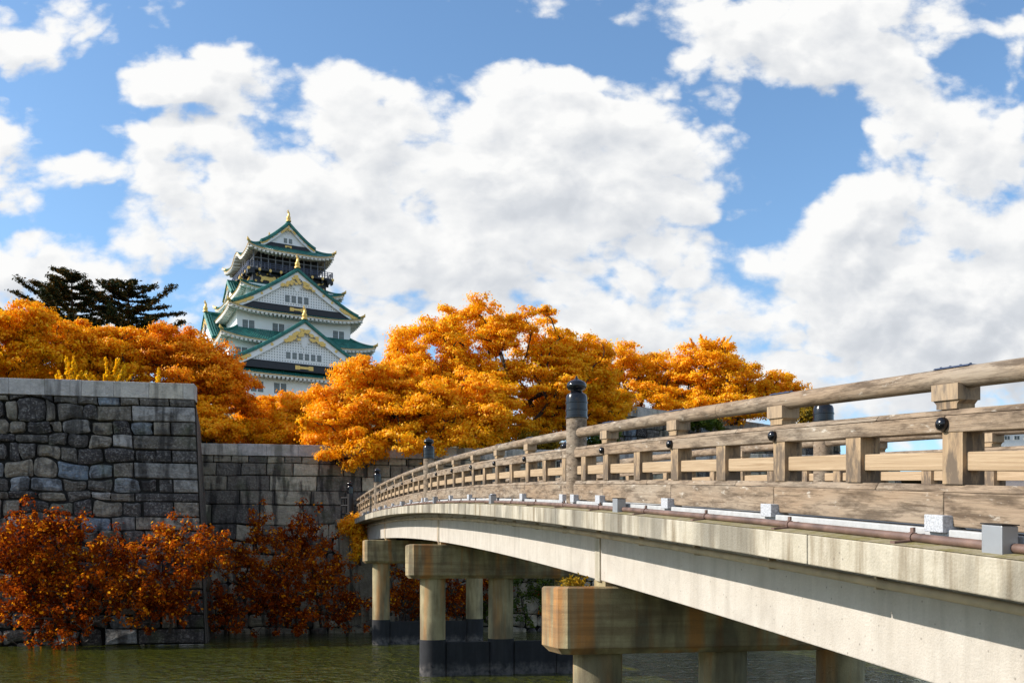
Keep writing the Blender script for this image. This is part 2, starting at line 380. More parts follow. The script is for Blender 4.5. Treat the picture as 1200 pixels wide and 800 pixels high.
def stone_face(mb, BLc, BRc, TLc, TRc, height, rows, rng, gap=.05, relief=.12, bow=.35, corner=False):
    """rows: list of (height, mean width, jitter) from the top down; s runs 0..L to the right"""
    BLc, BRc, TLc, TRc = map(Vector, (BLc, BRc, TLc, TRc))
    L = (TRc-TLc).length
    nrm = (TRc-TLc).cross(TLc-BLc).normalized()
    if nrm.y > 0 and abs(nrm.y) > .3: nrm = -nrm
    def P(s, h, d):  # h = height above base
        a = s/L; b = h/height
        p = BLc.lerp(BRc, a).lerp(TLc.lerp(TRc, a), b)
        return p+nrm*(d-bow*math.sin(math.pi*min(1, max(0, b)))*.6)
    mb.add([P(0, 0, -.3), P(L, 0, -.3), P(L, height, -.3), P(0, height, -.3)], [(0, 1, 2, 3)], 1)
    for k in range(8): pass
    ztop = height; bounds = [height]
    for (rh, _, _) in rows: bounds.append(bounds[-1]-rh)
    seeds = [rng.rand()*50 for _ in bounds]
    def zl(i, s):
        if i == 0: return bounds[0]
        j = rows[min(i, len(rows)-1)][2]
        fade = 1.0
        if corner: fade = min(1, max(0, (L-s-2.5)/3))
        return bounds[i]+j*fade*(.6*noise.noise(Vector((s*.5, seeds[i], 0)))+.35*noise.noise(Vector((s*1.3, seeds[i]+5, 3))))
    for i, (rh, wm, jit) in enumerate(rows):
        s = -rng.rand()*wm; cuts = [s]
        while s < L:
            w = wm*(1+jit*rng.uniform(-.6, .8)) if jit > .05 else wm*rng.uniform(.7, 1.35)
            s += w; cuts.append(s)
        if corner:
            cw = 3.1 if i % 2 else 1.25
            cuts = [c for c in cuts if c < L-cw-.5]+[L-cw, L]
            if i % 2 == 0: cuts.insert(-2, L-cw-1.3) if cuts[-3] < L-cw-1.8 else None
        else: cuts = [c for c in cuts if c < L-.4]+[L]
        cuts = [c for c in cuts if c > .35]; cuts = [0.0]+cuts
        for k in range(len(cuts)-1):
            a, b = cuts[k], cuts[k+1]
            cornr = corner and k >= len(cuts)-3
            jj = 0 if cornr else jit
            sl = lambda e: e+jj*.28*noise.noise(Vector((e*1.7, i*3.1, 9)))*(0 if e in (0.0, L) else 1)
            at_, ab = sl(a), sl(a+.001)-jj*.25*noise.noise(Vector((a*2.3, i*5.1, 2))) if a > 0 else a
            bt, bb = sl(b), sl(b+.001)-jj*.25*noise.noise(Vector((b*2.3, i*5.1, 2))) if b < L else b
            zt, zb = (lambda q: zl(i, q)), (lambda q: zl(i+1, q))
            poly = [(ab, zb(ab)), ((ab+bb)/2, zb((ab+bb)/2)), (bb, zb(bb)), ((bb+bt)/2, (zb(bb)+zt(bt))/2), (bt, zt(bt)), ((at_+bt)/2, zt((at_+bt)/2)), (at_, zt(at_)), ((at_+ab)/2, (zb(ab)+zt(at_))/2)]
            polys = [poly]
            if jj > .3 and rng.rand() < .10:   # a pair of small packing stones instead of one block
                f = rng.uniform(.35, .65); cx = ab+(bb-ab)*f; dx = at_+(bt-at_)*f
                polys = [[(ab, zb(ab)), (cx, zb(cx)), (dx, zt(dx)), (at_, zt(at_))], [(cx, zb(cx)), (bb, zb(bb)), (bt, zt(bt)), (dx, zt(dx))]]
            for pl in polys:
                cx = sum(p[0] for p in pl)/len(pl); cz = sum(p[1] for p in pl)/len(pl)
                n0 = len(pl)
                pl = [(x+jj*rng.uniform(-.13, .13), z+jj*rng.uniform(-.11, .11)) for x, z in pl]
                q = []
                r_ = rng.uniform(.10, .24)       # corner cutting rounds field stones, keeps ashlar square
                if jj > .3:
                    for t in range(n0):
                        A_, B_ = pl[t], pl[(t+1) % n0]
                        q += [(A_[0]*(1-r_)+B_[0]*r_, A_[1]*(1-r_)+B_[1]*r_), (A_[0]*r_+B_[0]*(1-r_), A_[1]*r_+B_[1]*(1-r_))]
                else: q = pl
                hw = max(.15, (max(p[0] for p in q)-min(p[0] for p in q))/2); hh = max(.1, (max(p[1] for p in q)-min(p[1] for p in q))/2)
                gp = gap*(1.1 if jj > .3 else .8)
                sx = lambda p, e, d: P(cx+(p[0]-cx)*(1-e/hw), cz+(p[1]-cz)*(1-e/hh), d)
                m_ = len(q); up = relief*rng.uniform(.2, 1.0); tx, tz = rng.uniform(-1, 1, 2)*relief*.5*(1 if jj > .3 else .3)
                dep = lambda p: up+tx*(p[0]-cx)/hw+tz*(p[1]-cz)/hh
                bev = min(.3*min(hw, hh), .11 if jj > .3 else .04)
                V = [sx(p, gp, -.3) for p in q]+[sx(p, gp, dep(p)-bev*.7) for p in q]+[sx(p, gp+bev, dep(p)) for p in q]
                V += [sx(p, min(hw, hh)*.55, dep(p)+rng.uniform(-.3, .6)*.07) for p in q]+[P(cx, cz, up+rng.uniform(0, .06))]
                Fc = []
                for ring in range(3):
                    for t in range(m_): Fc.append((ring*m_+t, ring*m_+(t+1) % m_, (ring+1)*m_+(t+1) % m_, (ring+1)*m_+t))
                for t in range(m_): Fc.append((3*m_+t, 3*m_+(t+1) % m_, 4*m_))
                mb.add(V, Fc, 0)
def coping(mb, TL, TR, depth, h, wid, rng, back, over=.12):
    TL, TR = Vector(TL), Vector(TR); L = (TR-TL).length; e = (TR-TL).normalized(); nb = Vector((-e.y, e.x, 0))
    s = 0.0
    while s < L-.3:
        w = min(wid*rng.uniform(.92, 1.08), L-s)
        if L-s-w < .5: w = L-s
        a = TL+e*(s+.006); b = TL+e*(s+w-.006); o = -nb*(over+rng.uniform(0, .015)); zz = h+rng.uniform(-.012, .012)
        mb.hexa([a+o, b+o, b+nb*back, a+nb*back, a+o+Vector((0,0,zz)), b+o+Vector((0,0,zz)), b+nb*back+Vector((0,0,zz)), a+nb*back+Vector((0,0,zz))])
        s += w
# left bastion: ~17 m of rough stones between photo edge and corner, 12.4 m high + coping
rg = rs(5)
TLa, TRa = Vector((-34.6, 47.2, 12.4)), Vector((-16.29, 50.4, 12.4)); BLa, BRa = Vector((-33.7, 45.2, 0)), Vector((-15.15, 48.4, 0))
drop = 0
rowsA = []; hh = 12.4
for i in range(19):
    r_ = [.55, .95, .85, .9, .8, 1.0, .85][i % 7] if i else .5
    rowsA.append((r_, .98 if i else 1.05, .6 if i else .2))
tot = sum(r[0] for r in rowsA); rowsA = [(r[0]*13.0/tot, r[1], r[2]) for r in rowsA]
mb = MB(); stone_face(mb, BLa, BRa, TLa, TRa, 12.4, rowsA, rg, corner=True)
# the return face behind the corner
sl = len(mb.f)
def stone_return(mb, B0, B1, T0, T1, H, rg): stone_face(mb, B0, B1, T0, T1, H, [(H/12, 1.5, .15)]*12, rg, relief=.06)
mb.add([BRa+Vector((-.02, .1, 0)), Vector((-17.6, 58.5, 0)), Vector((-18.9, 59.5, 12.4)), TRa+Vector((-.02, .1, 0))], [(0, 1, 2, 3)], 0)
w1 = mb.build('stone_wall', [ST1, GAPM], fix=True)
tag(w1, 'high dark rough stone bastion wall at the left, rising from the moat', 'stone wall')
mb = MB(); coping(mb, TLa, TRa, .8, .8, 1.62, rg, .9)
cp = mb.build('coping', COP, w1, bevel=.02)
# second wall, set back behind the bridge end
TLb, TRb = Vector((-21.5, 58.56, 10.65)), Vector((26, 65.7, 10.65)); BLb, BRb = Vector((-21.3, 56.3, 0)), Vector((26.2, 63.4, 0))
rowsB = [(.45, 1.05, .08), (.75, 1.5, .1), (.9, 2.6, .1), (.85, 2.1, .1), (1.2, 2.7, .12), (.85, 1.4, .25), (.9, 1.2, .5), (.85, 1.1, .55), (.9, 1.2, .55), (.85, 1.1, .55), (1.0, 1.2, .5), (.8, 1.2, .5), (.8, 1.2, .5)]
mb = MB(); stone_face(mb, BLb, BRb, TLb, TRb, 10.65, rowsB, rs(8), relief=.07, gap=.035)
w2 = mb.build('stone_wall', [ST2, GAPM])
tag(w2, 'lower tan cut-stone retaining wall set back beneath the big orange tree', 'stone wall')
mb = MB(); coping(mb, TLb, TRb, .8, .70, 1.75, rs(9), .9); mb.build('coping', COP, w2, bevel=.02)
# third wall, up on the bank to the right
TLc, TRc = at(727, 474, 76), at(985, 497, 92); TRc.z = TLc.z
TLc.z -= .8; TRc.z -= .8; BLc = TLc+Vector((-.3, -1.0, -6.5)); BRc = TRc+Vector((.3, -1.0, -6.5))
mb = MB(); stone_face(mb, BLc, BRc, TLc, TRc, 6.5, [(.8, 1.2, .3)]*8, rs(10), relief=.08)
w3 = mb.build('stone_wall', [ST1, GAPM]); tag(w3, 'grey stone wall up on the far bank seen over the bridge handrail', 'stone wall')
mb = MB(); coping(mb, TLc, TRc, .8, .8, 1.5, rs(3), 1.2); mb.build('coping', COP, w3)

# ------------------------------------------------------------------ the bridge
DX, DY = -.2390, .9710
BR = empty('arched_bridge', (4.936, 1.215, 0), math.atan2(DY, DX))
tag(BR, 'arched concrete bridge with weathered wooden railings and black finials crossing the moat', 'bridge')
WD = 4.98; U0, U1 = -3.0, 61.0
def zc(u): return 2.952+.119*u-.0009*u*u
def bp(u, v, z): return (u, -v, zc(u)+z)
def sweep(mb, poly, u0, u1, n=None, mi=0):   # poly: [(v, z)] closed cross-section, follows the arch
    n = n or max(1, int((u1-u0)/2.0)); m_ = len(poly); vs = []
    for i in range(n+1):
        u = u0+(u1-u0)*i/n; vs += [bp(u, v, z) for v, z in poly]
    fs = [(i*m_+k, i*m_+(k+1) % m_, (i+1)*m_+(k+1) % m_, (i+1)*m_+k) for i in range(n) for k in range(m_)]
    fs += [tuple(range(m_)), tuple(range(n*m_, (n+1)*m_))[::-1]]
    mb.add(vs, fs, mi)
def rect(v0, v1, z0, z1): return [(v0, z0), (v1, z0), (v1, z1), (v0, z1)]
FE = -.36; GV = .42
mb = MB(); sweep(mb, [(GV+.02, -.46), (GV+.02, -.30), (.29, -.15), (.29, -.126), (WD-.29, -.126), (WD-.29, -.15), (WD-GV-.02, -.30), (WD-GV-.02, -.46)], U0, U1, 64)
mb.build('deck_slab', FASC, BR)
PU = [0.12, 16.1, 32.7, 48.6]
for side in (0, 1):
    M = (lambda v: v) if side == 0 else (lambda v: WD-v)
    mb = MB(); 
    us = [U0, 2.9]+[16.1, 32.1, 48.1]+[U1]; us = [U0, 8.0, 16.1, 24.0, 32.1, 40, 48.1, 54.5, U1]
    for a, b in zip(us[:-1], us[1:]):
        sweep(mb, [(M(FE), -.43), (M(GV), -.43), (M(GV), -.16), (M(FE), -.16)], a+.008, b-.008, 6)
    mb.build('slab_edge', FASC, BR, bevel=.012)
    mb = MB(); sweep(mb, [(M(FE), -.157), (M(.28), -.157), (M(.28), -.128), (M(-.04), -.128)], U0, U1, 64)
    mb.build('ledge', LEDG, BR)
    mb = MB(); sweep(mb, rect(M(-.05), M(.25), -.127, -.022), U0, U1, 64); mb.build('kerb', KERB, BR, bevel=.01)
    mb = MB()
    for a, b in zip([U0]+PU[1:], PU[1:]+[U1]):
        sweep(mb, rect(M(GV), M(GV+.55), -1.38, -.432), a+.012, b-.012, 16)
    mb.build('girder', GIRD, BR, bevel=.015)
    for u in PU[1:]:
        mb = MB(); sweep(mb, rect(M(GV-.03), M(GV+.05), -1.40, -.434), u-.13, u+.13, 1)
        mb.build('joint_rib', RIBC, BR, bevel=.01)
    mb = MB(); mb.tube([bp(u, M(GV-.06), -.60) for u in np.linspace(U0, U1, 70)], .042, 10)
    for u in np.arange(U0+1, U1, 2.0): mb.box(u-.02, u+.02, -M(GV)-.03 if side == 0 else -M(GV)-.0, -M(GV)+.08, zc(u)-.66, zc(u)-.53)
    mb.build('drain_pipe', GPIPE, BR, smooth=True)
# underside cross-beams
for u in np.arange(U0+2, U1, 4.0):
    mb = MB(); mb.box(u-.15, u+.15, -(WD-GV-.56), -(GV+.56), zc(u)-1.1, zc(u)-.47); mb.build('cross_beam', COLC, BR)

# piers: cap + three columns + low tie beam, skewed along the stream
SK = 0.0     # rotation from n
sx_, sy_ = math.sin(SK), math.cos(SK)       # in (u, v): along-pier vector
def pier(u):
    zb = zc(u)-1.40-.09; zl = zb-1.13
    c = (u+.0, .40 if u < 20 else .22)
    def pp(s, t, z): # s along pier (v-ish), t across (u-ish)
        return (c[0]+s*sx_+t*sy_, -(c[1]+s*sy_-t*sx_), z)
    mb = MB(); s0, s1, hw, ch = -.86, 5.45, .62, .13
    pl = [(s0+ch, -hw), (s1-ch, -hw), (s1, -hw+ch), (s1, hw-ch), (s1-ch, hw), (s0+ch, hw), (s0, hw-ch), (s0, -hw+ch)]
    ins = lambda p, e: (p[0]+(e if p[0] < 2 else -e), p[1]+(e if p[1] < 0 else -e))
    vs = [pp(*ins(p, .10), zl) for p in pl]+[pp(*p, zl+.11) for p in pl]+[pp(*p, zb-.03) for p in pl]+[pp(*ins(p, .03), zb) for p in pl]
    n = 8; fs = [tuple(range(n))[::-1], tuple(range(3*n, 4*n))]+[(r*n+k, r*n+(k+1) % n, (r+1)*n+(k+1) % n, (r+1)*n+k) for r in range(3) for k in range(n)]
    mb.add(vs, fs); cap = mb.build('pier_cap', CAPC, BR)
    for v in (GV+.27, WD-GV-.27):
        mb = MB(); s = (v-c[1])/sy_; 
        p = pp(s, 0, 0); mb.box(p[0]-.3, p[0]+.3, p[1]-.25, p[1]+.25, zb-.002, zb+.11); mb.build('bearing', COLC, cap)
    for k in range(3):
        s = 2.35*k; x, y, _ = pp(s, 0, 0)
        mb = MB(); mb.lathe([(.425, 1.2), (.425, zl+.004)], (x, y, 0), 32)
        o = mb.build('column', COLC, cap, smooth=True)
        mb = MB(); mb.lathe([(.445, -1.5), (.445, 1.21), (.43, 1.212)], (x, y, 0), 32); mb.build('column_base', BAND, cap, smooth=True)
    mb = MB()
    for k in range(2):
        a, b = 2.35*k+.43, 2.35*(k+1)-.43
        mb.hexa([pp(a,-.2,-1.5), pp(b,-.2,-1.5), pp(b,.2,-1.5), pp(a,.2,-1.5), pp(a,-.2,1.12), pp(b,-.2,1.12), pp(b,.2,1.12), pp(a,.2,1.12)])
    mb.build('tie_beam', BAND, cap, bevel=.02)
for u in PU: pier(u)
# abutment at the far end
mb = MB(); mb.hexa([(58.6,.9,-1.5),(65,.9,-1.5),(65,-WD-.9,-1.5),(58.6,-WD-.9,-1.5),(58.9,.55,zc(60)-1.42),(65,.55,zc(60)-1.42),(65,-WD-.55,zc(60)-1.42),(58.9,-WD-.55,zc(60)-1.42)])
mb.box(60.3, 65.2, -WD-.36, .36, zc(60)-1.418, zc(61)-.5)
mb.build('abutment', ST2, BR)

SUP = 16.0/6
def railing(side):
    M = (lambda v: v) if side == 0 else (lambda v: WD-v)
    sg = 1 if side == 0 else -1
    us = [-2.6, 1.3, 3.95, 6.6, 9.25, 11.95, 14.65, 16.9, 19.5, 22.3, 25.05, 27.8, 30.55, 33.3, 36.0, 38.75, 41.5, 44.2, 46.9, 49.6, 52.3, 55.0, 57.7, 60.4]
    posts = [-.4, 16.32, 32.75, 49.05]
    def near_post(u): return any(abs(u-p) < .6 for p in posts)
    # sill beam in lengths
    mb = MB()
    for k in range(len(us)-1): sweep(mb, rect(M(-.01), M(.22), .0, .262), us[k]+.004, us[k+1]-.004, 1)
    for k in range(len(us)-1): sweep(mb, [(M(-.005), .266), (M(.215), .266), (M(.18), .325), (M(.03), .325)], us[k]+.9, us[k+1]+.894, 1)
    rl = mb.build('railing', WOOD, BR, bevel=.012)
    mb = MB()
    for k in range(len(us)-1):
        sweep(mb, rect(M(.0), M(.20), .725, .855), us[k]+.004, us[k+1]-.004, 1)
    for k in range(0, len(us)-1): sweep(mb, [(M(.004), .859), (M(.196), .859), (M(.165), .905), (M(.035), .905)], us[k]+.9, us[k+1]+.894, 1)
    mb.build('middle_rail', WOOD, rl, bevel=.01)
    # round handrail in lengths between posts
    segs = [(U0+.1, posts[0]-.2)]+[(posts[i]+.2, posts[i+1]-.2) for i in range(3)]+[(posts[3]+.2, U1)]
    for a, b in segs:
        n = max(1, round((b-a)/5.33)); 
        for i in range(n):
            p0, p1 = a+(b-a)*i/n+.004, a+(b-a)*(i+1)/n-.004
            mb = MB(); mb.tube([bp(t, M(.10), 1.15) for t in np.linspace(p0, p1, 5)], .085, 20); mb.build('handrail', WOOD, rl, smooth=True)
    # infill plank
    bu = sorted([q for q in us]+[(p+q)/2 for p, q in zip(us[:-1], us[1:])]); bu = [q-.08 for q in bu]
    for p, q in zip(bu[:-1], bu[1:]):
        mb = MB(); sweep(mb, rect(M(.05), M(.16), .43, .575), p+.08, q-.08, 1); mb.build('infill_plank', PALE, rl, bevel=.012)
    # balusters
    for u in bu:
        mb = MB(); w = .115
        mb.hexa([bp(u-w, M(.01), .326-.0), bp(u+w, M(.01), .326), bp(u+w, M(.205), .326), bp(u-w, M(.205), .326), bp(u-w, M(.01), .724), bp(u+w, M(.01), .724), bp(u+w, M(.205), .724), bp(u-w, M(.205), .724)])
        if not any(abs(u-p) < .3 for p in posts): mb.build('baluster', BALW, rl)
    for u in us:
        if near_post(u) or u > 60: continue
        mb = MB()      # bracket block under the handrail
        bx = lambda w, v0, v1, z0, z1, w2=None: mb.hexa([bp(u-w,M(v0),z0),bp(u+w,M(v0),z0),bp(u+w,M(v1),z0),bp(u-w,M(v1),z0),bp(u-(w2 or w),M(v0),z1),bp(u+(w2 or w),M(v0),z1),bp(u+(w2 or w),M(v1),z1),bp(u-(w2 or w),M(v1),z1)])
        bx(.12, .02, .18, .907, .945, .12); bx(.12, .02, .18, .945, .975, .155); bx(.155, .0, .20, .975, 1.10)
        mb.build('bracket', BALW, rl)
        mb = MB(); c = bp(u, M(-.0), .79)
        pr = [(.052, 0), (.056, .02), (.05, .045), (.03, .062), (.0, .068)]
        vs = [(c[0]+r*math.cos(t*math.pi/6), c[1]+sg*h, c[2]+r*math.sin(t*math.pi/6)) for r, h in pr for t in range(12)]
        mb.add(vs, [(i*12+t, i*12+(t+1) % 12, (i+1)*12+(t+1) % 12, (i+1)*12+t) for i in range(4) for t in range(12)])
        mb.build('knob', BLACK, rl, smooth=True)
        mb = MB(); mb.hexa([bp(u-.11,M(-.1),-.048),bp(u+.11,M(-.1),-.048),bp(u+.11,M(.15),-.048),bp(u-.11,M(.15),-.048),bp(u-.11,M(-.1),.085),bp(u+.11,M(-.1),.085),bp(u+.11,M(-.012),.085),bp(u-.11,M(-.012),.085)])
        mb.build('footing_block', GRAN, rl, bevel=.006)
        mb = MB(); sweep(mb, [(M(.05), 1.230), (M(.15), 1.230), (M(.14), 1.242), (M(.06), 1.242)], u-.2, u+.2, 2)
        for q in (-.17, -.06, .06, .17): mb.lathe([(.010, 0), (.010, .012)], bp(u+q, M(.10), 1.241), 6)
        mb.build('joint_plate', BLUEM, rl)
    for u in posts:
        for e in (-.33, .33):
            mb = MB(); mb.hexa([bp(u+e-.1,M(-.1),-.048),bp(u+e+.1,M(-.1),-.048),bp(u+e+.1,M(.15),-.048),bp(u+e-.1,M(.15),-.048),bp(u+e-.1,M(-.1),.085),bp(u+e+.1,M(-.1),.085),bp(u+e+.1,M(-.012),.085),bp(u+e-.1,M(-.012),.085)])
            mb.build('footing_block', GRAN, rl, bevel=.006)
        if u < 0: continue
        finial_post(bp(u, M(.09), 0), rl, WOOD)
    return rl
CAPP = [(.185, 1.40), (.20, 1.405), (.20, 1.43), (.188, 1.44), (.188, 1.53), (.197, 1.535), (.197, 1.555), (.188, 1.56), (.188, 1.66), (.197, 1.665), (.197, 1.685), (.188, 1.69), (.185, 1.77), (.165, 1.82), (.115, 1.845), (.095, 1.875), (.10, 1.895), (.145, 1.91), (.172, 1.945), (.172, 1.985), (.15, 2.03), (.10, 2.06), (.05, 2.075), (.025, 2.10), (.018, 2.125), (.0, 2.16)]
def finial_post(p, par, mat, s=1.0, base=-.1):
    mb = MB(); mb.lathe([(.178*s, base), (.178*s, 1.399*s)], p, 24); mb.build('post', mat, par, smooth=True)
    mb = MB(); mb.lathe([(r*s, z*s) for r, z in CAPP], p, 28); mb.build('finial', BLACK, par, smooth=True)
railing(0); railing(1)
# end posts in black metal, splayed outwards at the far landing
for y0, y1, y2, y3 in ((-WD-1.3, -WD-.37, -WD-1.1, -WD-.4), (.37, 1.3, .4, 1.1)):
    mb = MB(); mb.box(58.3, 61.5, y0, y1, zc(59)-.5, zc(59)-.12); mb.box(58.7, 61.5, y2, y3, -1.5, zc(59)-.45); mb.build('landing', ST2, BR)
for v in (-.5, WD+.5):
    finial_post(bp(58.6, v, 0), BR, IRON)
for sg, v0 in ((-1, -.5), (1, WD+.5)):
    wing = MB()
    for z in (.2, .7, 1.15): wing.tube([bp(58.6, v0, z), bp(58.9, v0+sg*.5, z)], .06, 8)
    for t in (.5, 1): 
        p = bp(58.6+.3*t, v0+sg*.5*t, -.12); wing.tube([p, (p[0], p[1], p[2]+1.25)], .05, 8)
    wing.build('wing_rail', IRON, BR)
# service pipe on the ledge with brackets and boxes
mb = MB(); mb.tube([bp(u, -.14, -.102) for u in np.linspace(U0, 58, 90)], .034, 12)
pp_ = mb.build('service_pipe', PIPE, BR, smooth=True)
u = 1.1
while u < 57:
    if True:
        mb = MB()
        mb.hexa([bp(u-.03,-.32,-.160),bp(u+.03,-.32,-.160),bp(u+.03,-.05,-.13),bp(u-.03,-.05,-.13),bp(u-.03,-.32,-.135),bp(u+.03,-.32,-.135),bp(u+.03,-.05,-.118),bp(u-.03,-.05,-.118)])
        mb.tube([bp(u-.025, -.14, -.102), bp(u+.025, -.14, -.102)], .043, 12)
        mb.box(u-.02, u+.02, .125, .145, zc(u)-.06, zc(u)-.025)
    mb.build('pipe_bracket', PIPE, pp_); u += 1.9
for u in (5.80, 13.45, 21.8, 29.8, 37.4, 45.0, 53.0):
    mb = MB(); mb.hexa([bp(u-.10,-.24,-.155),bp(u+.10,-.24,-.155),bp(u+.10,-.105,-.155),bp(u-.10,-.105,-.155),bp(u-.10,-.24,.05),bp(u+.10,-.24,.05),bp(u+.10,-.105,.05),bp(u-.10,-.105,.05)])
    b = mb.build('junction_box', BOX, BR, bevel=.008)
    mb = MB(); mb.hexa([bp(u-.105,-.245,.052),bp(u+.105,-.245,.052),bp(u+.105,-.10,.052),bp(u-.105,-.10,.052),bp(u-.105,-.245,.06),bp(u+.105,-.245,.06),bp(u+.105,-.10,.06),bp(u-.105,-.10,.06)]); mb.build('lid', IRON, b)
mb = MB(); sweep(mb, rect(.30, WD-.30, -.124, -.09), U0, U1, 64); mb.build('walkway', simple('walkway_planks', (.34,.30,.25), .85, sc=2), BR)
# ------------------------------------------------------------------ the castle keep
CA = R(28.7); CC = (-56.0, 236.0)
KEEP = empty('castle_keep', (CC[0]-.3, CC[1], -.9), CA)
tag(KEEP, 'white multi-storey castle keep with curved green roofs and golden ornaments on the hill', 'castle')
def frame(side):   # maps (along, height, outward distance) on one face of the keep to local x,y,z
    if side == 0: return lambda a, z, d: (a, -d, z)        # front
    if side == 1: return lambda a, z, d: (-d, -a, z)       # left
    if side == 2: return lambda a, z, d: (-a, d, z)        # back
    return lambda a, z, d: (d, a, z)
def fbox(mb, fn, a0, a1, z0, z1, d0, d1, mi=0):
    mb.hexa([fn(a0,z0,d0),fn(a1,z0,d0),fn(a1,z0,d1),fn(a0,z0,d1),fn(a0,z1,d0),fn(a1,z1,d0),fn(a1,z1,d1),fn(a0,z1,d1)], mi)
def onion(fn, a, z, d, s=1.0):   # gilded ridge ornament: flared foot, body, curling tail
    mb = MB(); c = fn(a, z, d)
    mb.lathe([(r*s, h*s) for r, h in [(.75,0),(.7,.35),(.5,.55),(.62,.9),(.55,1.3),(.3,1.55)]], c, 10)
    T = [(0,1.4),(.12,2.0),(.05,2.5),(-.2,2.9),(-.05,3.3)]
    mb.tube([(c[0]+x*s, c[1], c[2]+h*s) for x, h in T], [.34*s,.32*s,.25*s,.2*s,.04*s], 8)
    for x, h in ((.45,1.9),(.3,2.5),(-.5,2.6)): mb.tube([(c[0], c[1], c[2]+(h-.3)*s), (c[0]+x*s, c[1], c[2]+h*s)], [.14*s, .03*s], 5)
    return mb.build('ridge_ornament', GOLD, KEEP, smooth=True)
def storey(hx, hy, z0, z1, mat, name='wall'):
    mb = MB(); mb.box(-hx, hx, -hy, hy, z0, z1); return mb.build(name, mat, KEEP)
def roof_ring(hx, hy, ze, hx2, hy2, zi, up=1.1, bump_left=0, thick=.45):
    M_ = 7
    def pt(side, a, b, dz=0, grow=0):
        ox, oy = hx+grow, hy+grow
        L0, L1 = (ox, hx2) if side % 2 == 0 else (oy, hy2); D0, D1 = (oy, hy2) if side % 2 == 0 else (ox, hx2)
        z = ze+(zi-ze)*(b**1.25)+up*(abs(a)**5)*(1-b)**1.5+dz
        if bump_left and side == bump_left and abs(a) < .42: z += 2.0*(math.cos(a/.42*math.pi)*.5+.5)*(1-b)
        return frame(side)(a*(L0+(L1-L0)*b), z, D0+(D1-D0)*b)
    mb = MB(); eb = MB(); tb = MB()
    for side in range(4):
        Ls = (hx if side % 2 == 0 else hy); N = int(2*Ls/.28)//2*2
        vs = []; 
        for j in range(M_+1):
            for i in range(N+1):
                a = -1+2*i/N; vs.append(pt(side, a, j/M_, .09 if i % 2 else 0))
        mb.add(vs, [(j*(N+1)+i, j*(N+1)+i+1, (j+1)*(N+1)+i+1, (j+1)*(N+1)+i) for j in range(M_) for i in range(N)])
        n = 40; vs = []
        for i in range(n+1):   # fascia + soffit
            a = -1+2*i/n
            e = pt(side, a, 0, -.02, -.05); e2 = (e[0], e[1], e[2]-thick)
            s1 = pt(side, a, .35, 0, 0); s1 = (s1[0], s1[1], e[2]-thick-.05+.35*(zi-ze)*.25)
            w = pt(side, a, 1, 0, 0); w = (w[0], w[1], ze-thick+.55)
            vs += [e, e2, s1, w]
        eb.add(vs, [(i*4+k, (i+1)*4+k, (i+1)*4+k+1, i*4+k+1) for i in range(n) for k in range(3)])
        # rafter ends under the eave
        m_ = int(2*Ls/.95)
        for i in range(m_):
            a = -1+2*(i+.5)/m_
            p = pt(side, a, 0); q = pt(side, a, .22)
            d = Vector((q[0]-p[0], q[1]-p[1], 0)).normalized()*2.2; t = Vector((-d.y, d.x, 0)).normalized()*.26; p = Vector(p)+d*.03; z0 = p.z-thick-.30
            A = [p-t, p+t, p+t+d, p-t+d]
            eb.hexa([(v.x, v.y, z0-.12+(0.1 if k > 1 else 0)) for k, v in enumerate(A)]+[(v.x, v.y, z0+.27+(.2 if k > 1 else 0)) for k, v in enumerate(A)])
        # gilded lip
        tb.tube([pt(side, -1+2*i/24, 0, -.16, .02) for i in range(25)], .085, 5)
        # corner hip ridge
        rp = [pt(side, -1, j/8, .18) for j in range(9)]
        mb.tube([rp[0]]+rp, [.2]+[.28]*9, 7)
        c = rp[0]
        out = Vector((c[0], c[1], 0)).normalized()
        tb.tube([Vector(c)-out*.5, Vector(c)+out*.35+Vector((0,0,.3)), Vector(c)+out*.5+Vector((0,0,.8))], [.34, .3, .05], 7)
    r_ = mb.build('roof', ROOF, KEEP); e_ = eb.build('eave', CREAM, r_); t_ = tb.build('gilded_trim', GOLD, r_, smooth=True)
    return r_
def window(fn, a, z, d, w, h, par=None, n=2):
    mb = MB(); gap = .28
    tot = n*w+(n-1)*gap
    fbox(mb, fn, a-tot/2-.14, a+tot/2+.14, z-.14, z+h+.14, d-.2, d+.06)
    o = mb.build('window', WHITE, par or KEEP)
    mb = MB(); gb = MB()
    for k in range(n):
        x0 = a-tot/2+k*(w+gap)
        fbox(mb, fn, x0, x0+w, z, z+h, d+.0, d+.075)
        for t in range(1, 5): gx = x0+w*t/5; fbox(gb, fn, gx-.055, gx+.055, z+.02, z+h-.02, d+.0, d+.12)
        fbox(gb, fn, x0+.02, x0+w-.02, z+h*.5-.04, z+h*.5+.04, d+.0, d+.115)
    mb.build('pane', GLASSD, o); gb.build('grille', SHUT, o); return o
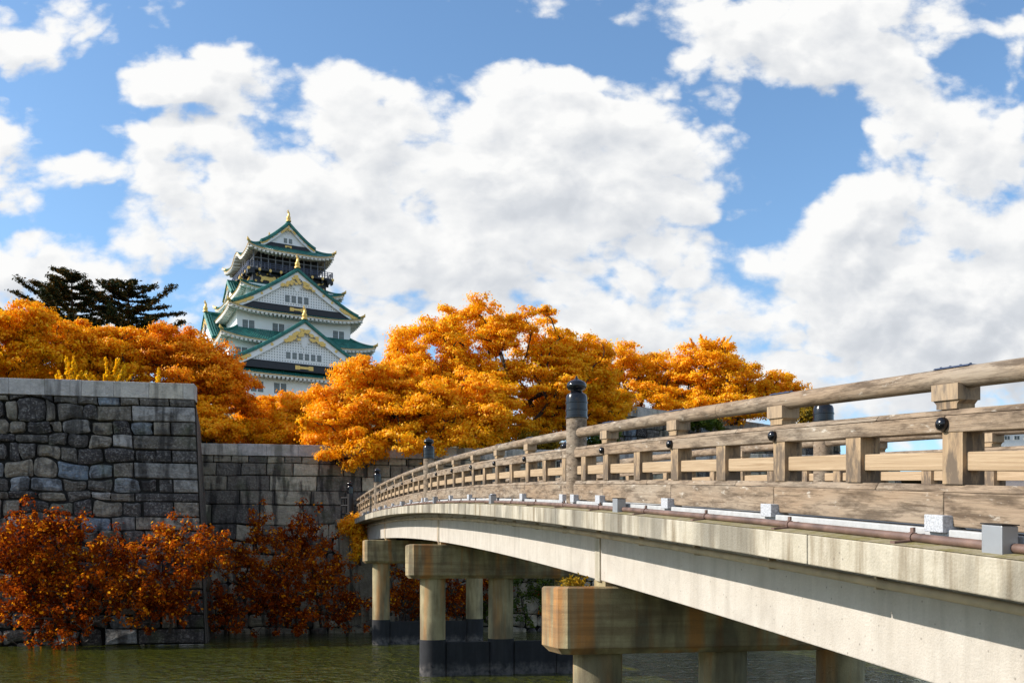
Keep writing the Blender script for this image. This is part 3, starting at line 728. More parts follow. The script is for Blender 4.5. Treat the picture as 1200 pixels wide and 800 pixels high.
def gable(side, d0, dback, w, z0, z1, band=1.5, win=(4, .9, 1.5, 1.2), off=0.0, orn=1.0, lat=True, ex=1.12):
    fn0 = frame(side); fn = lambda a, z, d: fn0(a+off, z, d)
    H = z1-z0
    prof = lambda t, w_=w, dz=0: (w_*t, z0+H*(1-abs(t))**ex+dz)
    ts = [i/14 for i in range(-14, 15)]
    # roof slabs, ribbed
    mb = MB(); n = int((d0+.9-dback)/.28)//2*2+1; vs = []
    for t in ts:
        for j in range(n+1):
            a, z = prof(t); d = d0+.9+(dback-d0-.9)*j/n
            flare = .5*max(0, abs(t)-.75)**2*16*.3
            vs.append(fn(a, z+.35+flare+(.08 if j % 2 else 0), d))
    m_ = n+1; mb.add(vs, [(i*m_+j, i*m_+j+1, (i+1)*m_+j+1, (i+1)*m_+j) for i in range(len(ts)-1) for j in range(n)])
    # thick verge rolls along the front edge
    for off_d, dz, r in ((.85, .55, .26), (.98, .20, .24), (.35, .62, .22), (-.2, .6, .2)):
        for sg in (-1, 1):
            mb.tube([fn(*( (lambda p: (p[0], p[1]+dz))(prof(sg*i/14)) ), d0+off_d) for i in range(15)], r, 7)
    mb.tube([fn(0, z1+.55, d0+1.0), fn(0, z1+.55, dback)], .42, 8)
    rf = mb.build('gable_roof', ROOF, KEEP)
    def bandmesh(lo, hi, dd0, dd1, t0=0, t1=1.0):
        b = MB()
        for sg in (-1, 1):
            vs = []
            K = 16
            for i in range(K+1):
                t = (t0+(t1-t0)*i/K)*sg; a, z = prof(t)
                k = math.sqrt(1+(H/w)**2)
                vs += [fn(a, z+hi*k, dd0), fn(a, z+lo*k, dd0), fn(a, z+lo*k, dd1), fn(a, z+hi*k, dd1)]
            b.add(vs, [(i*4+q, i*4+(q+1) % 4, (i+1)*4+(q+1) % 4, (i+1)*4+q) for i in range(K) for q in range(4)]+[(0,1,2,3), (K*4, K*4+1, K*4+2, K*4+3)])
        return b
    bandmesh(-.85*(w/15+.3), .10, d0+.45, d0+.8).build('barge_board', WHITE, rf)
    bandmesh(-.02, .08, d0+.5, d0+.86).build('gilded_edge', GOLD, rf)
    bandmesh(.06, .30, d0+.4, d0+.98).build('verge', simple('dark_green_verge', (.010,.07,.065), .5), rf)
    bandmesh(-.22*(w/15)-.02, -.10*(w/15)-.02, d0+.5, d0+.84).build('barge_groove', CREAM, rf)
    # pediment
    mb = MB(); poly = [prof(t) for t in ts]; poly = [(a, max(z, z0)) for a, z in poly]
    mb.prism([(a, z-.05) for a, z in poly], fn, d0-.3, d0+.25)
    pd = mb.build('pediment', LATT if lat else WHITE, rf)
    # black base band with gold plates
    wb = w*.86
    mb = MB(); fbox(mb, fn, -wb, wb, z0-.6, z0+band-.6, d0-.2, d0+.55); fbox(mb, fn, -wb*.97, wb*.97, z0+band-.6, z0+band-.45, d0-.2, d0+.62)
    mb.build('base_band', DARK, rf)
    gb = MB(); 
    for a in ((-wb*.0,) if w < 12 else (0, )):
        s = w/16
        fbox(gb, fn, a-1.2*s, a+1.2*s, z0-.05, z0+.45*s, d0+.5, d0+.66); fbox(gb, fn, a-1.9*s, a-.9*s, z0-.25, z0+.6*s, d0+.5, d0+.64); fbox(gb, fn, a+.9*s, a+1.9*s, z0-.25, z0+.6*s, d0+.5, d0+.64)
    gb.build('band_plate', GOLD, rf); gb = MB()
    # filigree at apex and lower corners: layered scrolls
    s = w/15
    rg = rs(int(w*10))
    def scroll(cx, cz, r, dd):
        K = 9; pts = [(cx+r*(1+.25*math.sin(3*q*2*math.pi/K))*math.cos(q*2*math.pi/K), cz+.8*r*(1+.25*math.cos(2*q*2*math.pi/K))*math.sin(q*2*math.pi/K)) for q in range(K)]
        gb.prism(pts, fn, dd, dd+.14)
    for i in range(34):
        t = rg.rand()**1.1*.26*rg.choice([-1, 1]); a, z = prof(t); scroll(a, z-.9*s-rg.rand()*2.2*s*(1-abs(t)*3), .42*s, d0+.82+.02*rg.rand())
    gb.build('apex_fitting', GOLD, rf)
    for sg in (-1, 1):
        gb = MB()
        for i in range(22):
            t = (.76+.24*rg.rand()); a, z = prof(t*sg); scroll(a*(1-.05*rg.rand()), z-.45*s+rg.rand()*.45*s, .46*s, d0+.82+.02*rg.rand())
        gb.build('corner_fitting', GOLD, rf)
        for t in (.42, .56, .70):
            a, z = prof(t*sg); gb = MB(); gb.prism([(a+.28*s*math.cos(k*math.pi/4), z-.75*s*math.sqrt(1+(H/w)**2)*.6+.28*s*math.sin(k*math.pi/4)) for k in range(8)], fn, d0+.7, d0+.9); gb.build('gilded_stud', GOLD, rf)
    # white pendant below the apex
    mb = MB(); zt = z1-2.6*s
    P_ = [(0,0),(.9,-.5),(1.5,-1.3),(1.1,-1.7),(.7,-1.5),(.5,-2.3),(0,-2.9),(-.5,-2.3),(-.7,-1.5),(-1.1,-1.7),(-1.5,-1.3),(-.9,-.5)]
    mb.prism([(a*s*.9, zt+b*s*.8) for a, b in P_], fn, d0+.2, d0+.42); mb.build('pendant', WHITE, rf)
    if win:
        n, w_, h_, zo = win; tot = n*w_+(n-1)*.45
        for k in range(n): window(fn, -tot/2+w_/2+k*(w_+.45), z0+zo, d0+.22, w_, h_, None, 1)
    if orn: onion(fn, 0, z1+.7, d0+.75, orn)
    return rf
# stone base and storeys
SB = m_stone('castle_base_stone', [(0, (.18,.17,.16)), (1, (.42,.40,.37))], .3)
mb = MB(); mb.hexa([(-22,-25,24),(22,-25,24),(22,25,24),(-22,25,24),(-18.6,-21,40),(18.6,-21,40),(18.6,21,40),(-18.6,21,40)]); mb.build('stone_base', SB, KEEP)
storey(17.4, 19.8, 39.9, 48.6, WHITE)
mb = MB(); fbox(mb, frame(0), -6, 12, 43.8, 44.1, 19.8, 21.0); mb.build('ledge', WHITE, KEEP)
storey(15.4, 17.2, 48.5, 56.4, WHITE)
storey(13.1, 14.6, 56.2, 64.0, WHITE)
storey(10.3, 11.8, 63.5, 70.6, WHITE)
storey(8.6, 10.4, 69.5, 74.0, DARK, 'black_wall')
roof_ring(19.8, 22.2, 48.4, 15.4, 17.2, 52.0)
roof_ring(17.6, 19.4, 56.3, 13.1, 14.6, 59.6)
roof_ring(15.4, 17.0, 63.3, 10.3, 11.8, 66.6)
roof_ring(12.0, 13.4, 69.2, 8.6, 10.4, 71.2)
# top roof
roof_ring(10.0, 12.3, 78.6, 6.2, 8.0, 81.2, up=1.0, bump_left=1)
# windows
f0, f1 = frame(0), frame(1)
for a in (-10.6, -3.9, 3.2, 10.2): window(f0, a, 59.3, 14.6, 1.15, 2.0)
for a in (-12.8, 12.8): window(f0, a, 52.6, 17.2, 1.15, 1.9)
for a in (-10, -4.9, 5.5, 11): window(f0, a, 44.6, 19.8, 1.2, 2.3)
for a in (-10, -2, 6): window(f1, a, 59.2, 13.1, 1.1, 1.9)
for a in (-12, -3, 7): window(f1, a, 52.6, 15.4, 1.1, 1.9)
for a in (-12, 0): window(f1, a, 44.6, 17.4, 1.1, 1.9)
for a in (-8.3, -1, 7): window(f0, a, 67.4, 11.8, .9, 1.2)
for a in (-8, 0, 8): window(f1, a, 67.3, 10.3, .8, 1.1)
# gables
gable(0, 21.0, 8, 17.2, 50.2, 60.4, win=(6, .95, 1.45, 2.0), orn=.95, ex=1.22)
gable(0, 15.6, 6, 14.4, 64.4, 73.2, win=(4, 1.0, 1.6, 1.7), orn=.95, band=1.3, ex=1.2)
gable(1, 16.2, 7, 9.0, 57.6, 65.0, win=(2, .8, 1.2, 1.6), orn=.85, lat=False, band=.9)
gable(1, 11.0, 7, 4.4, 69.6, 73.0, win=None, orn=.0, lat=False, band=.6)
# the main top gable and ridge
gable(0, 8.4, -8.0, 6.4, 80.9, 86.0, win=(2, .75, 1.1, .9), orn=.85, lat=False, band=.95, ex=1.25)
onion(f0, 0, 86.6, -7.4, .85)
# top floor: dark room, posts, balcony, gilded reliefs
storey(7.0, 8.8, 74.0, 79.2, DARK, 'top_room')
mb = MB(); 
for side in range(4):
    hx, hd = (8.6, 10.4) if side % 2 == 0 else (10.4, 8.6); fn = frame(side)
    for i in range(11):
        a = -hx+.3+(2*hx-.6)*i/10; fbox(mb, fn, a-.09, a+.09, 74.2, 79.0, hd-.3, hd-.12)
    fbox(mb, fn, -hx, hx, 76.9, 77.05, hd-.28, hd-.14)
mb.build('balcony_posts', simple('grey_timber', (.20,.21,.24), .7), KEEP)
mb = MB(); rb = MB(); GS = []
mb.box(-9.9, 9.9, -11.7, 11.7, 73.75, 74.15)
for side in range(4):
    hx, hd = (9.8, 11.6) if side % 2 == 0 else (11.6, 9.8); fn = frame(side)
    for z in (74.65, 75.05, 75.5): fbox(rb, fn, -hx, hx, z, z+.12, hd-.1, hd+.02)
    for i in range(17):
        a = -hx+2*hx*i/16; fbox(rb, fn, a-.07, a+.07, 74.15, 75.6, hd-.12, hd+.0)
    for i in range(9):
        a = -hx+2*hx*i/8; gb = MB(); fbox(gb, fn, a-.28, a+.28, 73.7, 74.05, hd+.02, hd+.2); fbox(gb, fn, a-.18, a+.18, 73.55, 74.2, hd+.02, hd+.16); GS.append(gb)
        fbox(mb, fn, a-.18, a+.18, 72.9, 73.74, hd-1.3, hd-.1)
bd = mb.build('balcony_deck', DARK, KEEP); rb.build('balcony_railing', simple('dark_blue_railing', (.05,.06,.11), .5), bd)
for gb in GS[:18]+GS[18:]: gb.build('gilded_stud', GOLD, bd)
BW = next(o for o in KEEP.children if o.name.startswith('black_wall'))
def flower(fn, a, z, d, r):
    gb = MB()
    for k in range(5):
        cx, cz = a+r*.62*math.cos(k*1.2566+.3), z+r*.62*math.sin(k*1.2566+.3)
        gb.prism([(cx+r*.36*math.cos(q*math.pi/3), cz+r*.36*math.sin(q*math.pi/3)) for q in range(6)], fn, d, d+.14+.01*k)
    gb.build('gilded_flower', GOLD, BW)
BEAST = [(-2.1,.1),(-1.9,.75),(-1.5,.95),(-1.2,.7),(-.4,.62),(.6,.75),(1.3,.6),(1.7,.9),(2.2,.7),(2.0,.55),(1.7,.5),(1.55,.1),(1.75,-.5),(1.35,-.75),(1.2,-.4),(.9,-.15),(0,-.2),(-.4,-.3),(-.3,-.75),(-.75,-.8),(-.85,-.35),(-1.2,-.15),(-1.6,-.6),(-1.9,-.45),(-1.6,-.05)]
for side in range(4):
    hx, hd = (8.6, 10.4) if side % 2 == 0 else (10.4, 8.6); fn = frame(side)
    for sg in (-1, 1):
        gb = MB(); gb.prism([(sg*a*.95+sg*5.2, z*.95+72.1) for a, z in BEAST][::sg], fn, hd-.02, hd+.22); gb.build('gilded_beast', GOLD, BW)
        for a, z, r in ((7.6, 73.0, .36), (2.6, 72.8, .42), (1.2, 71.6, .42), (7.9, 71.6, .3), (5.2, 73.4, .26), (3.2, 71.3, .3)): flower(fn, sg*a, z, hd+.01, r)
    flower(fn, 0, 73.2, hd+.01, .35)

# ------------------------------------------------------------------ far buildings
def block(name, lab, px0, px1, ptop, Y, mat, base=-1.5, rows=8, depth=18, ribbon=False):
    a = at(px0, ptop, Y); b = at(px1, ptop, Y); t = empty(name, (a.x, a.y, base))
    tag(t, lab, 'building'); w = b.x-a.x; h = a.z-base
    mb = MB(); mb.box(0, w, 0, depth, 0, h); mb.box(-.3, w+.3, -.3, depth+.3, h, h+.8); mb.build('wall', mat, t)
    fh = h/rows; nw = max(2, int(w/4))
    for r in range(max(0, rows-5), rows):
        for i in range(nw):
            x0 = w*(i+.18)/nw; x1 = w*(i+.82)/nw; z0 = fh*(r+.35); z1 = fh*(r+.78)
            mb = MB(); mb.box(x0, x1, -.12, .1, z0, z1); wd = mb.build('window', CREAM, t)
            mb = MB(); mb.box(x0+.25, (x0+x1)/2-.12, -.16, -.02, z0+.25, z1-.25); mb.box((x0+x1)/2+.12, x1-.25, -.16, -.02, z0+.25, z1-.25); mb.build('pane', GLASSD, wd)
    return t
bw = simple('far_white_wall', (.72, .72, .72), .8); bpk = simple('far_pink_wall', (.62, .50, .46), .8)
block('office_building', 'white office block on the far skyline, seen between the bridge rails at the right edge', 1163, 1300, 507, 420, bw, rows=14)
block('office_building', 'pinkish office block below the white one, seen through the lower railing gap at right', 1166, 1236, 551, 360, bpk, rows=9)
block('white_building', 'small pale building glimpsed through the right side of the big orange tree', 626, 656, 456, 150, bw, base=14, rows=6, depth=10)
# ------------------------------------------------------------------ foliage
L_ORANGE = m_leaf('orange_leaves', (.88, .28, .004), (1.0, .50, .006), (1.0, .68, .015), .38)
L_YELLOW = m_leaf('golden_leaves', (.93, .30, .004), (1.0, .48, .006), (1.0, .64, .015), .38)
L_RUST = m_leaf('rust_red_leaves', (.66, .17, .004), (.92, .36, .006), (1.0, .55, .01), .38)
L_BROWN = m_leaf('brown_orange_leaves', (.84, .27, .004), (1.0, .48, .006), (1.0, .66, .012), .38)
L_BRIGHT = m_leaf('bright_yellow_leaves', (1.0, .50, .006), (1.0, .64, .012), (1.0, .76, .03), .4)
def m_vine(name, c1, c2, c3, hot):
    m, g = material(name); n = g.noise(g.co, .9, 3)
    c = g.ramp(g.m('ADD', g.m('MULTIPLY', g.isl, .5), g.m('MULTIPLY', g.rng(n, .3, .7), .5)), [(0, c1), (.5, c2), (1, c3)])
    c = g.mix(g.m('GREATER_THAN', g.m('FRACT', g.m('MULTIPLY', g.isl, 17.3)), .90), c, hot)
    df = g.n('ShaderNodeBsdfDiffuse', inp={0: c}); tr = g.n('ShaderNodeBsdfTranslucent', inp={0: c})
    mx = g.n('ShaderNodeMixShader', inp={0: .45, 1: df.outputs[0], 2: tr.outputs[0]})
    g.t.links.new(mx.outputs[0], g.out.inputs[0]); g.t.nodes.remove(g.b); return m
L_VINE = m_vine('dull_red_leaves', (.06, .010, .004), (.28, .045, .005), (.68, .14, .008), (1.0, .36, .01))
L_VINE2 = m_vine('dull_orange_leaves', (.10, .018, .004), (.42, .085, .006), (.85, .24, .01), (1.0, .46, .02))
L_PINE = m_leaf('pine_needles', (.010, .022, .012), (.03, .045, .018), (.28, .13, .02), .1, .4)
L_GREEN = m_leaf('green_leaves', (.03, .055, .01), (.07, .12, .015), (.18, .20, .02), .4, 1.0)
L_OLIVE = m_leaf('olive_yellow_leaves', (.10, .10, .01), (.30, .20, .015), (.62, .36, .02), .4, 1.0)

LEAFK = 1.45
def leaf_mesh(name, C, Nrm, size, mat, parent, rng, aspect=1.5):
    n = len(C); Nrm = Nrm/np.maximum(1e-6, np.linalg.norm(Nrm, axis=1))[:, None]
    t = rng.normal(size=(n, 3)); t -= (t*Nrm).sum(1)[:, None]*Nrm; t /= np.maximum(1e-6, np.linalg.norm(t, axis=1))[:, None]
    b = np.cross(Nrm, t); s = (size*rng.uniform(.5, 1.2, n))[:, None]*.5
    V = np.empty((n, 4, 3)); V[:, 0] = C-t*s*aspect; V[:, 1] = C-b*s+Nrm*s*.25; V[:, 2] = C+t*s*aspect; V[:, 3] = C+b*s+Nrm*s*.25
    me = bpy.data.meshes.new(name); me.vertices.add(4*n); me.vertices.foreach_set('co', V.reshape(-1).astype(np.float32))
    me.loops.add(4*n); me.loops.foreach_set('vertex_index', np.arange(4*n, dtype=np.int32))
    me.polygons.add(n); me.polygons.foreach_set('loop_start', np.arange(0, 4*n, 4, dtype=np.int32))
    try: me.polygons.foreach_set('loop_total', np.full(n, 4, dtype=np.int32))
    except Exception: pass
    me.materials.append(mat); me.update(calc_edges=True); me.validate()
    o = bpy.data.objects.new(name, me); COL.objects.link(o)
    if parent: o.parent = parent
    return o

def skeleton(root, trunk_top, cl, r0, rng):
    """connect cluster centres to a growing branch graph; returns tube list"""
    nodes = [Vector(root), Vector(root).lerp(Vector(trunk_top), .5)+Vector((rng.uniform(-.2,.2), rng.uniform(-.2,.2), 0)), Vector(trunk_top)]
    par = [-1, 0, 1]; T = Vector(trunk_top); dist = [0, 0, 0]
    order = sorted(range(len(cl)), key=lambda i: (Vector(cl[i])-T).length)
    tips = []
    for i in order:
        c = Vector(cl[i]); best, bi = 1e9, 2
        for k in range(2, len(nodes)):
            d = (c-nodes[k]).length; dd = d+.35*dist[k]
            if nodes[k].z > c.z+.3: dd += (nodes[k].z-c.z)*.6
            if dd < best: best, bi = dd, k
        a = nodes[bi]; d = (c-a).length; m = max(2, int(d/1.0)); prev = bi
        side = Vector(rng.normal(size=3))*.10*d
        for q in range(1, m+1):
            t = q/m; p = a.lerp(c, t)+side*math.sin(t*math.pi)+Vector((0, 0, .10*d*math.sin(t*math.pi)))+Vector(rng.normal(size=3))*.08
            nodes.append(p); par.append(prev); dist.append(dist[prev]+d/m); prev = len(nodes)-1
        tips.append(prev)
    cnt = [0]*len(nodes)
    for t in tips:
        k = t
        while k >= 0: cnt[k] += 1; k = par[k]
    tot = max(1, cnt[0]); rad = [max(.016, r0*(c/tot)**.45) for c in cnt]
    rad[0] = r0*1.25
    return nodes, par, rad
def branches_mesh(nodes, par, rad, parent, mat, name='trunk'):
    mb = MB(); kids = {}
    for k, p in enumerate(par): kids.setdefault(p, []).append(k)
    stack = [0]; used = set()
    while stack:
        k = stack.pop(); chain = [k]
        if par[k] >= 0: chain = [par[k], k]
        while kids.get(chain[-1]):
            ks = sorted(kids[chain[-1]], key=lambda q: -rad[q]); chain.append(ks[0]); stack += ks[1:]
        if len(chain) > 1:
            rr = [rad[q] for q in chain]
            if par[k] >= 0: rr[0] = rr[1]
            mb.tube([nodes[q] for q in chain], rr, 6 if rr[0] < .1 else 9)
    return mb.build(name, mat, parent, smooth='all', fix=False)
def make_tree(name, label, cat, base, lobes, ncl, nleaf, lsize, mat, seed, r0=.35, cr=1.1, group=None, trunk_h=.28, flat=.62, shell=.55, lean=(0, 0), outline=.2):
    """lobes: (px, py, rx_px, ry_px, Y, ry_m). Leaves gather in clumps round the branch tips."""
    rng = rs(seed); L = []
    for (px, py, rx, ry, Y, d) in lobes:
        c = at(px, py, Y); k = Y/F; L.append((np.array(c), np.array((rx*k, d, ry*k))))
    vol = np.array([np.prod(r)**.7 for _, r in L]); vol /= vol.sum()
    cl = []; tries = 0; mind = cr*.62
    while len(cl) < ncl and tries < 60000:
        tries += 1
        c, r = L[rng.choice(len(L), p=vol)]; u = rng.normal(size=3); u /= np.linalg.norm(u)
        q = shell+(1-shell)*rng.rand() if rng.rand() < .8 else rng.rand()**.4
        if u[2] < -.55 and rng.rand() < .6: continue
        if u[1] > .5 and rng.rand() < .35: continue
        p = c+u*q*np.maximum(.1, r-cr*.6)
        p = p+rng.normal(size=3)*outline*cr
        if all(((p-o)**2).sum() > mind*mind for o in cl[-400:]): cl.append(p)
        elif tries > 15000: mind *= .97; tries = 8000 if len(cl) < ncl*.8 else tries
    root = empty(name, base); tag(root, label, cat, group)
    zt = min(c[0][2]-c[1][2]*.5 for c in L); ctr = sum(c[0]*v for c, v in zip(L, vol))
    top = Vector((base[0]+(ctr[0]-base[0])*.35+lean[0], base[1]+(ctr[1]-base[1])*.35, base[2]+max(1.0, (ctr[2]-base[2])*trunk_h*1.3)))
    nd, par, rad = skeleton(base, top, cl, r0, rng)
    off = Vector(base); nd = [n-off for n in nd]
    branches_mesh(nd, par, rad, root, BARK)
    C = []; Nn = []
    for p in cl:
        k = int(nleaf*LEAFK*rng.uniform(.6, 1.35)); s = cr*rng.uniform(.7, 1.25)
        # each clump = several twigs' sprays, so its outline is ragged
        nt_ = 7; tw = rng.normal(size=(nt_, 3)); tw /= np.linalg.norm(tw, axis=1)[:, None]; tw[:, 2] = tw[:, 2]*.55+.12; tw *= s*rng.uniform(.35, .95, nt_)[:, None]
        w = rng.randint(0, nt_, k); d = rng.normal(size=(k, 3))*s*np.array((.26, .26, .26*flat))
        pts = tw[w]+d; pts[:, 2] *= flat+.15
        C.append(pts+np.array(p)); n_ = d/(s*.3)+pts/s*.9+rng.normal(size=(k, 3))*.55; n_[:, 2] += .30; n_ += .55*np.array(sv); Nn.append(n_)
    C = np.concatenate(C)-np.array(base); Nn = np.concatenate(Nn)
    leaf_mesh('crown', C, Nn, lsize*.78, mat, root, rng)
    return root
def gz(px, Y): 
    x = (px-600)*Y/F; return (x, Y, terr(x, Y)-.2)

# big broad trees of the middle
make_tree('maple_tree', 'tall spreading orange tree in the middle, dark limbs showing through its open crown', 'tree', gz(612, 74),
  [(500,412,62,44,71,5),(688,438,42,46,76,4.5),(700,480,50,36,76,4),(478,436,44,40,70,4),(520,470,90,50,70,5),(560,392,60,40,73,5),(620,400,62,46,73,5),(470,450,52,36,71,4.5),(545,455,85,50,72,6),(635,460,62,45,73,5),(672,455,34,52,74,4),(600,505,60,30,73,4),(655,420,45,38,74,4)],
  560, 235, .18, L_ORANGE, 11, r0=.55, cr=.86, trunk_h=.2)
make_tree('maple_tree', 'golden-orange low spreading tree whose branches droop over the tan wall beside the bridge end', 'tree', gz(470, 65),
  [(425,450,46,34,64,4.5),(398,478,40,40,63,4),(388,508,34,36,62,4),(465,462,60,42,65,4),(560,480,60,46,66,4),(440,490,70,44,63,5),(500,480,62,42,64,5),(420,528,44,30,60,3.5),(470,525,60,30,61.5,4),(530,515,50,34,63,4),(570,500,40,34,64,3.5)],
  480, 240, .17, L_YELLOW, 12, r0=.42, cr=.78, trunk_h=.3)
make_tree('maple_tree', 'orange tree leaning over the handrail just right of the large black finial', 'tree', gz(705, 80),
  [(690,478,40,30,78,4),(655,505,36,26,76,3.5),(720,480,24,22,79,3),(640,480,40,34,77,3.5)],
  110, 240, .19, L_ORANGE, 13, r0=.28, cr=.82)
make_tree('autumn_tree', 'thin-crowned orange tree with sky showing through, left of the two right-hand trees', 'tree', gz(728, 88),
  [(722,425,40,34,86,4),(748,440,38,38,87,4),(775,440,36,34,87,4),(740,470,60,26,84,4),(700,450,30,30,86,3.5),(772,455,26,28,87,3)],
  190, 170, .18, L_ORANGE, 14, r0=.3, cr=.9)
make_tree('autumn_tree', 'bushy orange tree with upright shoots at the right end of the tree row', 'tree', gz(835, 86),
  [(828,430,44,38,85,4.5),(840,480,80,22,83,3.5),(912,456,36,22,86,3.5),(805,452,38,34,85,4),(862,448,42,28,85,4),(900,462,32,20,86,3.5),(850,470,60,24,85,4),(790,470,30,22,85,3)],
  270, 220, .18, L_ORANGE, 15, r0=.35, cr=.85)
def shoots(name, label, cat, base, dirs, lsize, mat, seed, per=170, wid=.16):
    rng = rs(seed); root = empty(name, base); tag(root, label, cat); mb = MB(); C = []; N = []
    for (dx, dy, dz) in dirs:
        b = Vector((dx, dy, dz)); pts = [Vector((0, 0, 0)), b*.5+Vector((dx*.12, 0, 0)), b]
        mb.tube(pts, [.04, .03, .012], 5)
        t = rng.rand(per)*.9+.1; p = np.array([tuple(b*float(q)) for q in t]); p += rng.normal(size=(per, 3))*wid*(1.15-t)[:, None]*np.array((1, 1, .8))
        C.append(p); N.append(rng.normal(size=(per, 3))*.8+np.array((-.9, -.5, .7)))
    mb.build('stems', BARK, root); leaf_mesh('foliage', np.concatenate(C), np.concatenate(N), lsize, mat, root, rng); return root
rr = rs(40)
b = gz(826, 84); b = (b[0], b[1], at(826, 430, 84).z)
shoots('tree_shoots', 'upright orange leafy shoots standing above the crown of the right-hand bushy tree', 'shoots', b, [(rr.uniform(-2.6, 2.6), rr.uniform(-.6, .6), rr.uniform(1.6, 2.9)) for _ in range(16)], .18, L_ORANGE, 41, 130, .2)

# behind the left bastion
make_tree('autumn_tree', 'leftmost large orange tree above the stone bastion, cut by the photo edge', 'tree', gz(30, 62),
  [(45,385,42,30,61,4),(20,400,40,32,61,4),(-15,400,40,40,61,4),(60,418,44,26,61,4),(10,430,50,20,60,4),(-60,410,40,44,61,4)],
  210, 220, .17, L_ORANGE, 21, r0=.36, cr=.74)
make_tree('autumn_tree', 'orange tree in front of the dark conifers behind the bastion', 'tree', gz(120, 66),
  [(118,402,36,22,65,4),(140,420,50,24,65,4),(95,420,36,22,64,3.5),(160,398,26,16,66,3),(125,438,60,16,64,3)],
  150, 220, .17, L_BROWN, 22, r0=.32, cr=.74)
make_tree('autumn_tree', 'dark rust-orange tree between the conifers and the castle keep', 'tree', gz(225, 68),
  [(205,408,36,28,67,4),(240,425,42,32,67,4),(265,450,36,26,67,4),(225,455,40,24,66,4),(185,425,30,26,66,3.5),(278,468,24,22,67,3)],
  200, 230, .17, L_RUST, 23, r0=.34, cr=.76)
make_tree('autumn_tree', 'small golden-orange tree beside the bastion corner', 'tree', gz(246, 66),
  [(243,485,20,26,64.5,2.5),(258,505,28,18,64,2.5),(236,505,14,20,64,2)], 60, 240, .17, L_YELLOW, 24, r0=.16, cr=.7)
make_tree('autumn_tree', 'round golden tree below the keep, left of the pale keep wall', 'tree', gz(300, 75),
  [(305,490,36,26,74,3.5),(280,506,40,20,70,3),(320,478,24,18,75,3),(315,510,50,16,68,3)], 110, 240, .17, L_YELLOW, 25, r0=.22, cr=.75)
make_tree('autumn_tree', 'orange tree right at the foot of the keep wall', 'tree', gz(352, 74),
  [(352,495,34,26,70,3.5),(345,475,22,16,72,2.5),(370,480,26,28,70,3),(350,512,46,14,66,2.5)], 100, 240, .17, L_YELLOW, 26, r0=.22, cr=.75)
make_tree('autumn_tree', 'dim orange tree far behind, filling the gap left of the bastion conifers', 'tree', gz(-30, 74),
  [(-30,410,60,40,74,4),(30,440,60,20,72,4),(90,445,60,16,70,3)], 80, 240, .2, L_RUST, 27, r0=.3, cr=1.1)
def conifer(label, px, ptop, pbot, Y, wpx, seed):
    rng = rs(seed); x = (px-600)*Y/F; zt = at(px, ptop, Y).z; base = (x, Y, terr(x, Y)-.2); root = empty('conifer_tree', base); tag(root, label, 'conifer', 'dark conifers behind the bastion')
    H = zt-base[2]; mb = MB(); mb.tube([(0, 0, 0), (.1, 0, H*.5), (0, 0, H*.97)], [.5, .32, .05], 8); C = []; N = []
    zb = at(px, pbot, Y).z-base[2]; Wm = wpx*Y/F
    for z in np.arange(zb-2, H, .55):
        f = (z-zb)/(H-zb); f = max(0, f); Lr = Wm*max(0, 1-f**2.6)**.8*(.7+.4*rng.rand())+.6
        for k in range(6):
            a = rng.rand()*6.283; L_ = Lr*rng.uniform(.45, 1.3); up = rng.uniform(.02, .5)*L_
            e = Vector((math.cos(a)*L_, math.sin(a)*L_, up)); s = Vector((0, 0, z)); md = s+e*.5+Vector((0, 0, -.06*L_)); mb.tube([s, md, s+e], [.07, .05, .012], 5)
            m = int(190*L_/2+40); t = rng.rand(m)**.6; p = np.array(s)+np.outer(t, np.array(e)); p[:, 2] -= .24*L_*t*(1-t)
            p += rng.normal(size=(m, 3))*np.array((.19, .19, .06))*(.45+.8*t)[:, None]; C.append(p); N.append(rng.normal(size=(m, 3))*.6+np.array((0, 0, .8)))
    mb.build('trunk', BARK, root, fix=False); leaf_mesh('crown', np.concatenate(C), np.concatenate(N), .15, L_PINE, root, rng, 2.6)
conifer('dark layered conifer, the taller left one of two behind the orange trees', 84, 319, 400, 94, 58, 31)
conifer('dark layered conifer, the lower right one of two nearest the keep', 150, 331, 400, 98, 52, 32)
# yellow shoots behind the bastion coping
for i, (px, w_, top, lab, nn) in enumerate([(84, 24, 413, 'bright yellow sapling behind the coping, leftmost of three', 15), (130, 30, 412, 'bright yellow many-fingered sapling behind the coping, middle of three', 20), (184, 26, 430, 'low bright yellow sapling with one upright shoot, nearest the bastion corner', 12)]):
    Y = 52.6; w_ = w_*1.25; nn = int(nn*1.5); bx, by, _ = at(px, 450, Y); b = (bx, by, 12.3); zt = at(px, top, Y).z-12.3; rr = rs(50+i)
    ds = []
    for k in range(nn):
        a = rr.uniform(-1, 1); ds.append((a*w_*Y/F, rr.uniform(-.3, .3), zt*(1-.55*abs(a))*rr.uniform(.55, 1.05)))
    if i == 2: ds = [(d[0], d[1], min(d[2], 1.2)*.9) for d in ds]+[(.1, 0, zt)]
    shoots('yellow_sapling', lab, 'sapling', b, ds, .12, L_BRIGHT, 60+i, 260, .11)
